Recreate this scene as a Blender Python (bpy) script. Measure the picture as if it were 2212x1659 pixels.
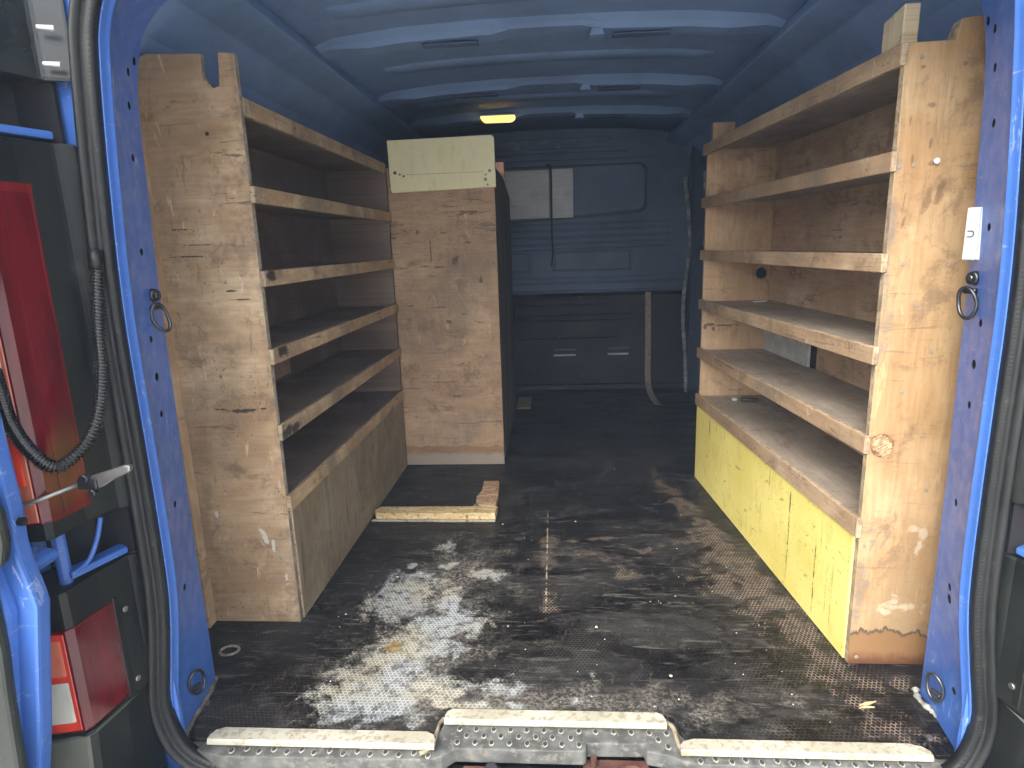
import bpy, bmesh, math, random
from mathutils import Vector, Matrix, noise as mnoise
R = math.radians
random.seed(7)
for o in list(bpy.data.objects): bpy.data.objects.remove(o)
scene = bpy.context.scene
C = bpy.context.collection

# ---------------------------------------------------------------- camera, sky, sun, exposure
YAW, PITCH, ROLL = R(-4.123), R(12.4975), R(1.8884)
fw = Vector((math.sin(YAW)*math.cos(PITCH), math.cos(YAW)*math.cos(PITCH), -math.sin(PITCH)))
r0 = Vector((math.cos(YAW), -math.sin(YAW), 0)); d0 = fw.cross(r0)
rt = math.cos(ROLL)*r0+math.sin(ROLL)*d0; dn = -math.sin(ROLL)*r0+math.cos(ROLL)*d0
cd = bpy.data.cameras.new('camera'); cam = bpy.data.objects.new('camera', cd); C.objects.link(cam)
cam.matrix_world = Matrix(((rt.x, -dn.x, -fw.x, 0), (rt.y, -dn.y, -fw.y, 0), (rt.z, -dn.z, -fw.z, .93), (0, 0, 0, 1)))
cd.sensor_width = 36; cd.lens = 1343.49/2212*36; cd.clip_start = .02; cd.clip_end = 500
scene.camera = cam

w = bpy.data.worlds.new("World"); scene.world = w; w.use_nodes = True
wn = w.node_tree; bgn = wn.nodes['Background']
sky = wn.nodes.new('ShaderNodeTexSky'); sky.sky_type = 'NISHITA'; sky.sun_disc = False
SUN_EL, SUN_AZ = R(44), R(205)      # azimuth: clockwise from +Y; behind the camera, a little left
sky.sun_elevation = SUN_EL; sky.sun_rotation = SUN_AZ
sky.dust_density = 4.0; sky.air_density = 1.0; sky.ozone_density = 1.0
hs = wn.nodes.new('ShaderNodeHueSaturation'); hs.inputs['Saturation'].default_value = .38   # thin overcast: greyer than a clear sky
wn.links.new(sky.outputs[0], hs.inputs['Color']); wn.links.new(hs.outputs[0], bgn.inputs[0]); bgn.inputs[1].default_value = .15
sd = bpy.data.lights.new('sun', 'SUN'); sun = bpy.data.objects.new('sun', sd); C.objects.link(sun)
sd.energy = .5; sd.angle = R(36); sd.color = (1, .95, .86)
sdir = Vector((math.sin(SUN_AZ)*math.cos(SUN_EL), math.cos(SUN_AZ)*math.cos(SUN_EL), math.sin(SUN_EL)))
sun.rotation_euler = sdir.to_track_quat('Z', 'Y').to_euler(); sun.location = (0, -5, 6)
scene.view_settings.view_transform = 'Standard'; scene.view_settings.look = 'None'
scene.view_settings.gamma = 1; scene.view_settings.exposure = 2.1
scene.cycles.max_bounces = 10; scene.cycles.diffuse_bounces = 6

# ---------------------------------------------------------------- node helper
class G:
    def __init__(s, name):
        s.m = bpy.data.materials.new(name); s.m.use_nodes = True; s.nt = s.m.node_tree
        s.b = s.nt.nodes['Principled BSDF']; s.out = s.nt.nodes['Material Output']
        tc = s.nt.nodes.new('ShaderNodeTexCoord'); s.obj = tc.outputs['Object']
    def lk(s, v, sock):
        if isinstance(v, bpy.types.NodeSocket): s.nt.links.new(v, sock)
        elif isinstance(v, (tuple, list)):
            n = len(sock.default_value); v = tuple(v)+(1,)*(n-len(v)); sock.default_value = v[:n]
        else:
            try: sock.default_value = v
            except TypeError: sock.default_value = (v,)*len(sock.default_value)
    def n(s, t, **kw):
        nd = s.nt.nodes.new(t)
        for k, v in kw.items(): setattr(nd, k, v)
        return nd
    def ma(s, op, a, b=0., c=0., clamp=False):
        nd = s.n('ShaderNodeMath', operation=op, use_clamp=clamp)
        s.lk(a, nd.inputs[0]); s.lk(b, nd.inputs[1]); s.lk(c, nd.inputs[2]); return nd.outputs[0]
    def vm(s, op, a, b=(0, 0, 0)):
        nd = s.n('ShaderNodeVectorMath', operation=op); s.lk(a, nd.inputs[0]); s.lk(b, nd.inputs[1])
        return nd.outputs['Value'] if op in ('LENGTH', 'DOT_PRODUCT', 'DISTANCE') else nd.outputs[0]
    def xyz(s, v):
        nd = s.n('ShaderNodeSeparateXYZ'); s.lk(v, nd.inputs[0]); return nd.outputs
    def cxyz(s, x, y, z=0.):
        nd = s.n('ShaderNodeCombineXYZ'); s.lk(x, nd.inputs[0]); s.lk(y, nd.inputs[1]); s.lk(z, nd.inputs[2]); return nd.outputs[0]
    def noise(s, v, scale=5., det=3., rough=.55, dist=0.):
        nd = s.n('ShaderNodeTexNoise'); s.lk(v, nd.inputs['Vector'])
        nd.inputs['Scale'].default_value = scale; nd.inputs['Detail'].default_value = det
        nd.inputs['Roughness'].default_value = rough; nd.inputs['Distortion'].default_value = dist
        return nd.outputs[0]
    def vor(s, v, scale, rnd=1., out='Distance', feature='F1'):
        nd = s.n('ShaderNodeTexVoronoi', feature=feature); s.lk(v, nd.inputs['Vector'])
        nd.inputs['Scale'].default_value = scale; nd.inputs['Randomness'].default_value = rnd
        return nd.outputs[out]
    def mr(s, v, a, b, c=0., d=1., smooth=True):
        nd = s.n('ShaderNodeMapRange', interpolation_type='SMOOTHSTEP' if smooth else 'LINEAR')
        nd.clamp = True if not smooth else nd.clamp
        s.lk(v, nd.inputs[0]); s.lk(a, nd.inputs[1]); s.lk(b, nd.inputs[2]); s.lk(c, nd.inputs[3]); s.lk(d, nd.inputs[4])
        return nd.outputs[0]
    def mix(s, f, a, b, mode='MIX'):
        nd = s.n('ShaderNodeMix', data_type='RGBA', blend_type=mode)
        s.lk(f, nd.inputs[0]); s.lk(a, nd.inputs[6]); s.lk(b, nd.inputs[7]); return nd.outputs[2]
    def sc(s, v, k): return s.vm('MULTIPLY', v, k)
    def bump(s, h, strength=.3, dist=.002):
        nd = s.n('ShaderNodeBump'); nd.inputs['Strength'].default_value = strength; nd.inputs['Distance'].default_value = dist
        s.lk(h, nd.inputs['Height']); s.nt.links.new(nd.outputs[0], s.b.inputs['Normal'])
    def set(s, **kw):
        for k, v in kw.items(): s.lk(v, s.b.inputs[k.replace('_', ' ')])
    def blobs(s, P, lst, namp=.9, nscale=14., det=5., lo=0., hi=.35, flat=None):
        """max of soft ellipses (x,y,rx,ry[,rotdeg[,weight]]) in the plane given by P.xy, broken up by noise"""
        acc = None
        for e in lst:
            x, y, rx, ry = e[:4]; rot = R(e[4]) if len(e) > 4 else 0; wgt = e[5] if len(e) > 5 else 1
            q = s.vm('SUBTRACT', P, (x, y, 0))
            c, sn = math.cos(rot), math.sin(rot)
            u = s.vm('DOT_PRODUCT', q, (c/rx, sn/rx, 0)); v = s.vm('DOT_PRODUCT', q, (-sn/ry, c/ry, 0))
            L = s.vm('LENGTH', s.cxyz(u, v, 0.))
            f = s.ma('SUBTRACT', wgt, L)
            acc = f if acc is None else s.ma('MAXIMUM', acc, f)
        nz = s.ma('MULTIPLY', s.ma('SUBTRACT', s.noise(P, nscale, det+1, .70), .5), namp*4.5)
        return s.mr(s.ma('ADD', acc, nz), lo, hi)

def lin(r, g, b):   # sRGB 0-255 -> linear
    f = lambda c: ((c/255+.055)/1.055)**2.4 if c > 10 else c/255/12.92
    return (f(r), f(g), f(b), 1)

def simple(name, col, rough=.5, metal=0., coat=0., var=.15, vscale=8., dirt=None, bumpk=.15, bscale=120, spec=.5):
    g = G(name); P = g.obj
    nz = g.noise(P, vscale, 4)
    c = g.mix(g.mr(nz, .35, .65), tuple(x*(1-var) for x in col[:3])+(1,), tuple(min(1, x*(1+var)) for x in col[:3])+(1,))
    if dirt:
        c = g.mix(g.mr(g.noise(P, vscale*4, 6, .65), dirt[1], dirt[1]+.12), c, dirt[0])
    g.set(Base_Color=c, Roughness=g.mr(g.noise(P, vscale*2, 5), .3, .7, max(.02, rough-.08), min(1, rough+.1)), Metallic=metal, Coat_Weight=coat)
    g.b.inputs['Specular IOR Level'].default_value = spec
    if bumpk: g.bump(g.noise(P, bscale, 3), bumpk, .001)
    return g.m

def swz(g, P, axes):
    o = g.xyz(P); d = {'x': o[0], 'y': o[1], 'z': o[2]}
    return g.cxyz(d[axes[0]], d[axes[1]], 0.)

def ply(name, org=(0, 0, 0), seed=0, plane='xz', grain='v', tones=None, dirt=.5, specks=.5, scr=.5, rough=.62, extra=None, mottle=1.):
    """worn plywood: plane = the two world axes of the face (u, v); grain runs along v or u"""
    g = G(name)
    W = g.vm('ADD', g.obj, org)
    P = swz(g, W, plane)
    S = g.vm('ADD', P, (seed*1.37, seed*2.11, seed*.73))
    t = tones or [(.30, .185, .10), (.46, .31, .18), (.56, .41, .26)]
    gr = (1, .35, 1) if grain == 'v' else (.35, 1, 1)
    grx = (1, .09, 1) if grain == 'v' else (.09, 1, 1)
    big = g.noise(g.sc(S, gr), 7, 4, .6, .6)
    fine = g.noise(g.sc(S, grx), 120, 4, .6, .3)
    c = g.mix(g.mr(big, .33, .68), t[0]+(1,), t[1]+(1,))
    c = g.mix(g.ma('MULTIPLY', g.mr(g.noise(S, 5, 5, .6), .45, .7), .8), c, t[2]+(1,))
    c = g.mix(g.mr(fine, .35, .7, .0, .28), c, tuple(x*.52 for x in t[0])+(1,))
    # darker blotches / oily marks
    m2 = g.mr(g.noise(g.sc(S, (1, 1, 1)), 11, 7, .72, .4), .52, .66, 0, .6*mottle)
    c = g.mix(m2, c, (.16, .10, .06, 1))
    # grime: tiny black specks and short dashes
    sp = g.mr(g.noise(S, 110, 4, .8), .575, .64, 0, .9*specks)
    gate = g.mr(g.noise(S, 6, 4, .6), .42, .66)
    c = g.mix(g.ma('MULTIPLY', sp, gate), c, (.035, .026, .02, 1))
    sp2 = g.mr(g.vor(S, 46), .03, .09, 1, 0)
    c = g.mix(g.ma('MULTIPLY', sp2, g.mr(g.noise(S, 17, 3), .50, .58, 0, .9*specks)), c, (.045, .033, .025, 1))
    # scratches in both directions
    s1 = g.mr(g.noise(g.sc(S, (.1, 1, 1)), 48, 5, .75, .8), .585, .63, 0, .85*scr)
    s2 = g.mr(g.noise(g.sc(g.vm('ADD', S, (3, 1, 0)), (1, .16, 1)), 60, 5, .75, .8), .60, .65, 0, .45*scr)
    c = g.mix(g.ma('MULTIPLY', s1, g.mr(g.noise(S, 4), .48, .6)), c, (.08, .055, .04, 1))
    c = g.mix(s2, c, (.10, .07, .045, 1))
    s3 = g.mr(g.noise(g.vm('ADD', g.sc(S, (1, .2, 1)), (8, 9, 0)), 40, 5, .75, 1.2), .62, .66, 0, .5*scr)
    c = g.mix(s3, c, tuple(min(1, x*1.45) for x in t[2])+(1,))
    dm = g.mr(g.noise(S, 2.6, 8, .75, .5), .48, .66, 0, dirt)
    c = g.mix(dm, c, (.155, .125, .095, 1))
    if extra: c = extra(g, P, c, S)
    g.set(Base_Color=c, Roughness=g.mr(big, .3, .7, rough-.1, rough+.12))
    g.b.inputs['Specular IOR Level'].default_value = .35
    h = g.ma('ADD', g.ma('MULTIPLY', fine, .6), g.ma('MULTIPLY', g.noise(S, 60, 4, .7), .8))
    g.bump(h, .35, .0016)
    return g.m

# ---------------------------------------------------------------- mesh helpers (vertices in world metres, stored relative to the thing's origin)
def tag(o, label=None, cat=None, group=None, kind=None):
    if label: o['label'] = label
    if cat: o['category'] = cat
    if group: o['group'] = group
    if kind: o['kind'] = kind
    return o
def empty(name, loc, label, cat, group=None):
    o = bpy.data.objects.new(name, None); C.objects.link(o); o.location = loc; o.empty_display_size = .1
    return tag(o, label, cat, group)
def origin(p):
    v = Vector((0, 0, 0))
    while p is not None: v += Vector(p.location); p = p.parent
    return v
def link(name, bm, mats, parent=None, at=None, smooth=False, bev=0., seg=1, loc=None):
    """bm in world coordinates; object gets its own origin `at` (world) relative to its parent"""
    po = origin(parent) if parent else Vector((0, 0, 0))
    a = Vector(at) if at is not None else (po if parent else Vector((0, 0, 0)))
    bmesh.ops.recalc_face_normals(bm, faces=bm.faces)
    if bev:
        es = [e for e in bm.edges if len(e.link_faces) == 2 and e.calc_face_angle(0) > .5]
        bmesh.ops.bevel(bm, geom=es, offset=bev, segments=seg, profile=.6, affect='EDGES', clamp_overlap=True)
    bmesh.ops.translate(bm, verts=bm.verts, vec=-a)
    me = bpy.data.meshes.new(name); bm.to_mesh(me); bm.free()
    for m in (mats if isinstance(mats, (list, tuple)) else [mats]): me.materials.append(m)
    if smooth:
        for p in me.polygons: p.use_smooth = True
    o = bpy.data.objects.new(name, me); C.objects.link(o)
    if parent: o.parent = parent
    o.location = a-po
    return o
def bx(bm, x0, x1, y0, y1, z0, z1):
    vs = [bm.verts.new(p) for p in ((x0, y0, z0), (x1, y0, z0), (x1, y1, z0), (x0, y1, z0), (x0, y0, z1), (x1, y0, z1), (x1, y1, z1), (x0, y1, z1))]
    for f in ((0, 3, 2, 1), (4, 5, 6, 7), (0, 1, 5, 4), (1, 2, 6, 5), (2, 3, 7, 6), (3, 0, 4, 7)): bm.faces.new([vs[i] for i in f])
    return vs
def prism(bm, poly, a0, a1, axis='z'):
    def mk(p, a):
        return {'z': (p[0], p[1], a), 'y': (p[0], a, p[1]), 'x': (a, p[0], p[1])}[axis]
    A = [bm.verts.new(mk(p, a0)) for p in poly]; B = [bm.verts.new(mk(p, a1)) for p in poly]
    n = len(poly)
    bm.faces.new(A[::-1]); bm.faces.new(B)
    for i in range(n): bm.faces.new((A[i], A[(i+1) % n], B[(i+1) % n], B[i]))
def BM(): return bmesh.new()
def box(name, dims, mats, parent=None, bev=.0012, **k):
    bm = BM(); bx(bm, *dims); return link(name, bm, mats, parent, bev=bev, **k)
def prm(name, poly, a0, a1, axis, mats, parent=None, bev=.0012, **k):
    bm = BM(); prism(bm, poly, a0, a1, axis); return link(name, bm, mats, parent, bev=bev, **k)
def edgeface(o, axis, tol=.5):
    """faces that are not along the board's thin axis get material slot 1 (the sawn edge)"""
    for p in o.data.polygons:
        if abs(p.normal[axis]) < tol: p.material_index = 1
def grid(bm, rows, close_u=False, close_v=False):
    V = [[bm.verts.new(p) for p in r] for r in rows]
    nu, nv = len(V), len(V[0])
    for i in range(nu if close_u else nu-1):
        for j in range(nv if close_v else nv-1):
            bm.faces.new((V[i][j], V[(i+1) % nu][j], V[(i+1) % nu][(j+1) % nv], V[i][(j+1) % nv]))
    return V
def smoothpath(pts, n=8, closed=False):
    P = [Vector(p) for p in pts]; out = []
    m = len(P); rng = m if closed else m-1
    for i in range(rng):
        p0, p1, p2, p3 = (P[(i-1) % m], P[i], P[(i+1) % m], P[(i+2) % m]) if closed else (P[max(i-1, 0)], P[i], P[i+1], P[min(i+2, m-1)])
        for k in range(n):
            t = k/n
            out.append(.5*((2*p1)+(-p0+p2)*t+(2*p0-5*p1+4*p2-p3)*t*t+(-p0+3*p1-3*p2+p3)*t**3))
    if not closed: out.append(P[-1].copy())
    return out
def tube(bm, pts, rad, n=10, closed=False, cap=True):
    rows = []; prev = None; m = len(pts)
    for i, p in enumerate(pts):
        t = (pts[(i+1) % m]-pts[(i-1) % m]) if closed else (pts[min(i+1, m-1)]-pts[max(i-1, 0)])
        t.normalize()
        if prev is None:
            a = Vector((0, 0, 1)) if abs(t.z) < .9 else Vector((1, 0, 0)); u = t.cross(a).normalized()
        else: u = (prev-t*prev.dot(t)).normalized()
        prev = u; v = t.cross(u); r = rad(i) if callable(rad) else rad
        rows.append([p+u*(r*math.cos(2*math.pi*k/n))+v*(r*math.sin(2*math.pi*k/n)) for k in range(n)])
    V = grid(bm, rows, closed, True)
    if cap and not closed: bm.faces.new(V[0][::-1]); bm.faces.new(V[-1])
def cyl(bm, c, axis, r, h, n=20, r2=None):
    axis = Vector(axis).normalized(); a = Vector((0, 0, 1)) if abs(axis.z) < .9 else Vector((1, 0, 0))
    u = axis.cross(a).normalized(); v = axis.cross(u); c = Vector(c); r2 = r if r2 is None else r2
    A = [bm.verts.new(c+u*(r*math.cos(2*math.pi*k/n))+v*(r*math.sin(2*math.pi*k/n))) for k in range(n)]
    B = [bm.verts.new(c+axis*h+u*(r2*math.cos(2*math.pi*k/n))+v*(r2*math.sin(2*math.pi*k/n))) for k in range(n)]
    bm.faces.new(A[::-1]); bm.faces.new(B)
    for i in range(n): bm.faces.new((A[i], A[(i+1) % n], B[(i+1) % n], B[i]))
def ribbon(bm, pts, wdir, wd, th):
    wdir = Vector(wdir).normalized(); rows = []
    for i, p in enumerate(pts):
        t = (pts[min(i+1, len(pts)-1)]-pts[max(i-1, 0)]).normalized(); nn = t.cross(wdir).normalized()
        rows.append([p-wdir*wd/2-nn*th/2, p+wdir*wd/2-nn*th/2, p+wdir*wd/2+nn*th/2, p-wdir*wd/2+nn*th/2])
    V = grid(bm, rows, False, True); bm.faces.new(V[0][::-1]); bm.faces.new(V[-1])
def cut(o, cutters_bm):
    me = bpy.data.meshes.new('cut'); bmesh.ops.recalc_face_normals(cutters_bm, faces=cutters_bm.faces)
    cutters_bm.to_mesh(me); cutters_bm.free()
    c = bpy.data.objects.new('cut', me); C.objects.link(c)
    md = o.modifiers.new('b', 'BOOLEAN'); md.operation = 'DIFFERENCE'; md.object = c; md.solver = 'EXACT'
    bpy.context.view_layer.update()
    dg = bpy.context.evaluated_depsgraph_get()
    nm = bpy.data.meshes.new_from_object(o.evaluated_get(dg)); o.modifiers.clear(); o.data = nm
    bpy.data.objects.remove(c)
def clones(o, locs, parent=None):
    out = []
    for l in locs:
        c = o.copy(); C.objects.link(c); c.location = Vector(l)-origin(o.parent); out.append(c)
    return out

# ---------------------------------------------------------------- materials
BLUE = (.046, .128, .41)
def paint(name, col, scratch=.5, rough=.38, coat=.15):
    g = G(name); P = g.obj
    c = g.mix(g.mr(g.noise(P, 4, 4), .3, .7), tuple(x*.9 for x in col)+(1,), tuple(x*1.1 for x in col)+(1,))
    s = g.mr(g.noise(g.sc(P, (1, 1, .35)), 45, 6, .75, 1.), .585, .615, 0, scratch)
    gate = g.mr(g.noise(P, 5, 3), .5, .6)
    c = g.mix(g.ma('MULTIPLY', s, gate), c, (.42, .48, .6, 1))
    s = g.mr(g.noise(g.sc(g.vm('ADD', P, (5, 2, 1)), (1, 1, 5)), 26, 6, .78, 1.), .61, .635, 0, scratch)
    c = g.mix(s, c, (.3, .36, .5, 1))
    low = g.mr(g.ma('ADD', g.xyz(P)[2], g.ma('MULTIPLY', g.noise(P, 9, 5), .5)), .15, .75, .55, 0.)   # road dirt settles low on the pillars
    c = g.mix(g.ma('MULTIPLY', low, g.mr(g.noise(P, 40, 5, .7), .45, .65)), c, (.16, .17, .17, 1))
    g.set(Base_Color=c, Roughness=g.mr(g.noise(P, 30, 4), .3, .7, rough-.06, rough+.15), Coat_Weight=coat, Coat_Roughness=.15)
    g.bump(g.noise(P, 160, 3), .04, .0006)
    return g.m
M = {}
VAN_ORG = (0, 2.5, -.55)
M['blue'] = paint('blue_paint', BLUE)
M['inner'] = paint('haze_lightened_blue', (.20, .31, .52), .08, .6, .0)  # body blue lightened in colour to imitate the haze under the roof
M['inner_dark'] = simple('dark_blue_bulkhead', (.022, .038, .075), .5, coat=.15, var=.25, vscale=3, dirt=((.06, .07, .085, 1), .58))
M['rub'] = simple('door_rubber', (.006, .007, .007), .5, var=.3, vscale=12, dirt=((.03, .03, .027, 1), .6), bscale=300)
M['blackplastic'] = simple('black_trim_plastic', (.009, .011, .010), .42, var=.3, vscale=4, coat=.08, spec=.3, dirt=((.022, .024, .022, 1), .6), bscale=200)
M['greyplastic'] = simple('dusty_sill_plastic', (.085, .087, .082), .6, var=.35, vscale=22, dirt=((.15, .142, .118, 1), .52), bumpk=.3, bscale=250)
M['bump'] = simple('bumper_plastic', (.075, .08, .062), .5, var=.25, vscale=6, dirt=((.13, .13, .10, 1), .58), bumpk=.3, bscale=400)
M['steel'] = simple('dull_steel', (.35, .34, .32), .4, metal=.9, var=.2, dirt=((.2, .16, .12, 1), .6))
M['darksteel'] = simple('dark_zinc', (.09, .09, .095), .35, metal=.85, var=.3, dirt=((.1, .08, .06, 1), .62))
M['rust'] = simple('rusty_latch_metal', (.07, .026, .017), .75, var=.45, vscale=22, dirt=((.05, .03, .025, 1), .52), bumpk=.6)
M['white'] = simple('white_plastic', (.52, .545, .55), .4, var=.05)
M['dark_fill'] = simple('black_shade_fill', (.006, .006, .008), .8, var=.1)  # flat black painted in where holes and pockets fall dark; also the underbody
M['pale'] = simple('dusty_pale_rubber_trim', (.22, .25, .27), .6, var=.4, vscale=30, dirt=((.03, .035, .045, 1), .52))
M['strap'] = simple('webbing', (.26, .22, .18), .85, var=.2, vscale=60)
M['putty'] = simple('debris_bits', (.62, .58, .5), .8, var=.3, vscale=90)
M['concrete'] = simple('pale_concrete', (.50, .49, .46), .85, var=.2, vscale=3, dirt=((.25, .24, .22, 1), .55), bumpk=.5, bscale=60)

def strip_mat():
    g = G('cream_threshold_plastic'); P = g.obj
    c = g.mix(g.mr(g.noise(P, 9, 4), .35, .65), (.33, .31, .235, 1), (.42, .405, .335, 1))
    c = g.mix(g.mr(g.noise(P, 70, 6, .7), .50, .60, 0, .8), c, (.23, .20, .13, 1))
    c = g.mix(g.mr(g.noise(g.sc(P, (.2, 1, 1)), 40, 5, .7), .6, .68, 0, .7), c, (.16, .14, .11, 1))
    g.set(Base_Color=c, Roughness=.5); g.bump(g.noise(P, 180, 4), .3, .001); return g.m
M['strip'] = strip_mat()
def yellow_mat(name, org, tones, plane, lines, wear=1.):
    g = G(name); W = g.vm('ADD', g.obj, org); P = swz(g, W, plane)
    c = g.mix(g.mr(g.noise(P, 4, 4), .3, .7), tones[0], tones[1])
    c = g.mix(g.mr(g.noise(g.sc(P, (1, .3, 1)), 30, 5, .7), .52, .64, 0, .35), c, tuple(x*.75 for x in tones[0][:3])+(1,))
    # dents and nicks
    n1 = g.mr(g.noise(P, 75, 5, .8), .60, .64, 0, .9*wear)
    c = g.mix(g.ma('MULTIPLY', n1, g.mr(g.noise(P, 8, 3), .42, .6)), c, (.16, .13, .05, 1))
    n2 = g.mr(g.noise(g.sc(g.vm('ADD', P, (2, 4, 0)), (.35, 1, 1)), 50, 4, .75, .6), .625, .65, 0, .7*wear)
    c = g.mix(n2, c, (.22, .19, .07, 1))
    n3 = g.mr(g.noise(g.sc(P, (1, .08, 1)), 60, 4, .7, .3), .60, .64, 0, .8*wear)     # vertical cracks in the paint
    c = g.mix(g.ma('MULTIPLY', n3, g.mr(g.noise(P, 3.1, 2), .5, .62)), c, (.08, .06, .03, 1))
    if lines:
        o = g.xyz(P)
        for (u, v0, v1, wd) in lines:
            uu = g.ma('ABSOLUTE', g.ma('SUBTRACT', g.ma('ADD', o[0], g.ma('MULTIPLY', g.noise(P, 25, 3), .012)), u+.006))
            f = g.ma('MULTIPLY', g.mr(uu, wd*.4, wd, 1, 0), g.ma('MULTIPLY', g.mr(o[1], v0, v0+.02), g.mr(o[1], v1-.02, v1, 1, 0)))
            f = g.ma('MULTIPLY', f, g.mr(g.noise(g.sc(P, (1, .5, 1)), 70, 4, .7), .40, .56))
            c = g.mix(f, c, (.05, .035, .02, 1))
    g.set(Base_Color=c, Roughness=.5); g.bump(g.noise(g.sc(P, (1, .2, 1)), 60, 4), .2, .0015); return g.m

def edge_mat(name, col, seed=0):
    g = G(name); P = g.vm('ADD', g.obj, (seed, seed*2, 0))
    c = g.mix(g.mr(g.noise(P, 30, 5, .7), .4, .62), tuple(x*.55 for x in col)+(1,), col+(1,))
    c = g.mix(g.mr(g.noise(P, 130, 4, .7), .57, .66, 0, .8), c, (.08, .06, .045, 1))
    g.set(Base_Color=c, Roughness=.8); g.bump(g.noise(P, 200, 4), .6, .002); return g.m
M['edge'] = edge_mat('plywood_edge', (.42, .32, .2))
M['edge_grey'] = edge_mat('weathered_plywood_edge', (.34, .29, .22), 3)

# ================================================================= THE VAN
van = empty('panel_van', VAN_ORG, 'blue panel van seen through its open rear doors, load bay fitted with plywood shelving', 'van')
VP = lambda name, bm, mats, **k: link(name, bm, mats, van, **k)
CX = -.015

# ---- floor: black mesh phenolic plywood, dusty
def floor_mat():
    g = G('phenolic_mesh_floor'); W = g.vm('ADD', g.obj, VAN_ORG); o = g.xyz(W); P = g.cxyz(o[0], o[1], 0.)
    PX = g.sc(P, (.45, 1, 1))
    # hexagonal anti-slip mesh, 12 mm across
    H = .0092
    p = g.sc(P, (1/H, 1/H, 0)); r = (1., 1.7320508, 1.)
    def cell(q):
        nd = g.n('ShaderNodeVectorMath', operation='MODULO'); g.lk(g.vm('ADD', q, (1000, 1732.0508, 0)), nd.inputs[0]); g.lk(r, nd.inputs[1])
        return g.vm('SUBTRACT', nd.outputs[0], (.5, .8660254, 0))
    a = cell(p); b = cell(g.vm('SUBTRACT', p, (.5, .8660254, 0)))
    pick = g.ma('LESS_THAN', g.vm('LENGTH', a), g.vm('LENGTH', b))
    nd = g.n('ShaderNodeMix', data_type='VECTOR'); g.lk(pick, nd.inputs[0]); g.lk(b, nd.inputs[4]); g.lk(a, nd.inputs[5])
    gv = g.vm('ABSOLUTE', nd.outputs[1]); hd = g.ma('MAXIMUM', g.vm('DOT_PRODUCT', gv, (.5, .8660254, 0)), g.xyz(gv)[0])
    hw = g.ma('ADD', hd, g.ma('MULTIPLY', g.ma('SUBTRACT', g.noise(P, 160, 3, .7), .5), .30))
    line = g.mr(hw, .34, .46)
    # base film with smears
    sm = g.noise(PX, 6, 7, .68, .8)
    c = g.mix(g.mr(sm, .38, .68), (.0022, .002, .0021, 1), (.024, .022, .021, 1))
    sm2 = g.noise(g.sc(P, (.35, 1, 1)), 24, 6, .7, 1.2)
    near = g.mr(g.noise(P, 1.7, 3), .3, .6, .5, 1.)
    c = g.mix(g.ma('MULTIPLY', g.mr(sm2, .50, .68), g.ma('MULTIPLY', near, .45)), c, (.085, .075, .062, 1))
    # shiny wet-looking dark patches
    dk = g.blobs(P, [(.10, 1.95, .38, .14), (.40, 1.60, .14, .05, 10), (.05, 1.34, .12, .07), (.20, 1.28, .11, .035, -25), (-.08, 1.42, .07, .05), (.28, 2.2, .3, .2), (-.62, 1.16, .2, .05), (.0, 1.28, .05, .035)], .7, 9, 5, 0, .4)
    c = g.mix(g.ma('MULTIPLY', dk, .85), c, (.004, .003, .003, 1))
    # light scuffs and streaks
    st = g.mr(g.noise(g.sc(P, (.16, 1, 1)), 60, 6, .78, 1.), .55, .64, 0, .5)
    c = g.mix(g.ma('MULTIPLY', st, near), c, (.15, .14, .12, 1))
    st = g.mr(g.noise(g.vm('ADD', g.sc(P, (1, .2, 1)), (7, 3, 0)), 50, 6, .78, 1.5), .59, .66, 0, .3)
    c = g.mix(g.ma('MULTIPLY', st, near), c, (.16, .14, .11, 1))
    # worn mesh showing brown
    br = g.blobs(P, [(-.03, 1.78, .05, .15, 0, .8), (.10, 1.75, .18, .045, -12, .8), (.185, 1.655, .06, .05, 0, .9), (.30, 1.80, .14, .03, 14, .75), (.12, 1.86, .3, .02, 8, .6),
                     (.450, 2.12, .05, .50, 9), (.515, 1.70, .065, .42, 9, 1.15), (.585, 1.37, .055, .24, 6, 1.1), (.48, 1.55, .09, .3, 20, .8), (.62, 1.075, .09, .045, -20), (.66, 1.2, .13, .035), (-.03, 1.5, .03, .06)], 1.25, 17, 8, .05, .8)
    bc = g.mix(line, g.mix(.5, c, (.028, .020, .016, 1)), (.27, .205, .145, 1))
    c = g.mix(g.ma('MULTIPLY', br, g.mr(g.noise(P, 34, 6, .75), .36, .56, .25, .75)), c, bc)
    # white powder lying in the mesh
    wpos = [(-.395, 1.15, .125, .085, 0, 1.25), (-.29, 1.15, .12, .06, 0, .9), (-.45, 1.10, .05, .03), (-.36, 1.28, .14, .07, 20), (-.30, 1.38, .13, .07, 20), (-.43, 1.52, .085, .12, -20, 1.15), (-.30, 1.50, .05, .08, 15),
            (-.215, 1.64, .06, .055, 0, .85), (-.355, 1.80, .045, .055, 0, .8), (-.33, 1.69, .05, .03, 30, .8), (-.44, 1.68, .02, .02), (-.14, 1.16, .10, .05, 0, .55), (.04, 1.13, .10, .03, 0, .3), (.07, 1.2, .02, .05, 20, .3), (-.2, 1.11, .2, .025, 0, .6), (-.395, 1.25, .02, .04, 0, .7)]
    wh = g.blobs(P, wpos, .9, 26, 9, -.15, .6)
    wsoft = g.blobs(P, [(-.33, 1.3, .22, .28, 0), (-.3, 1.62, .2, .3, -8), (0., 1.12, .6, .07, 0)], .8, 12, 7, 0, 1.)
    c = g.mix(g.ma('MULTIPLY', wsoft, g.mr(g.noise(P, 100, 5, .8), .44, .6, .05, .6)), c, (.26, .24, .20, 1))
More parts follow.
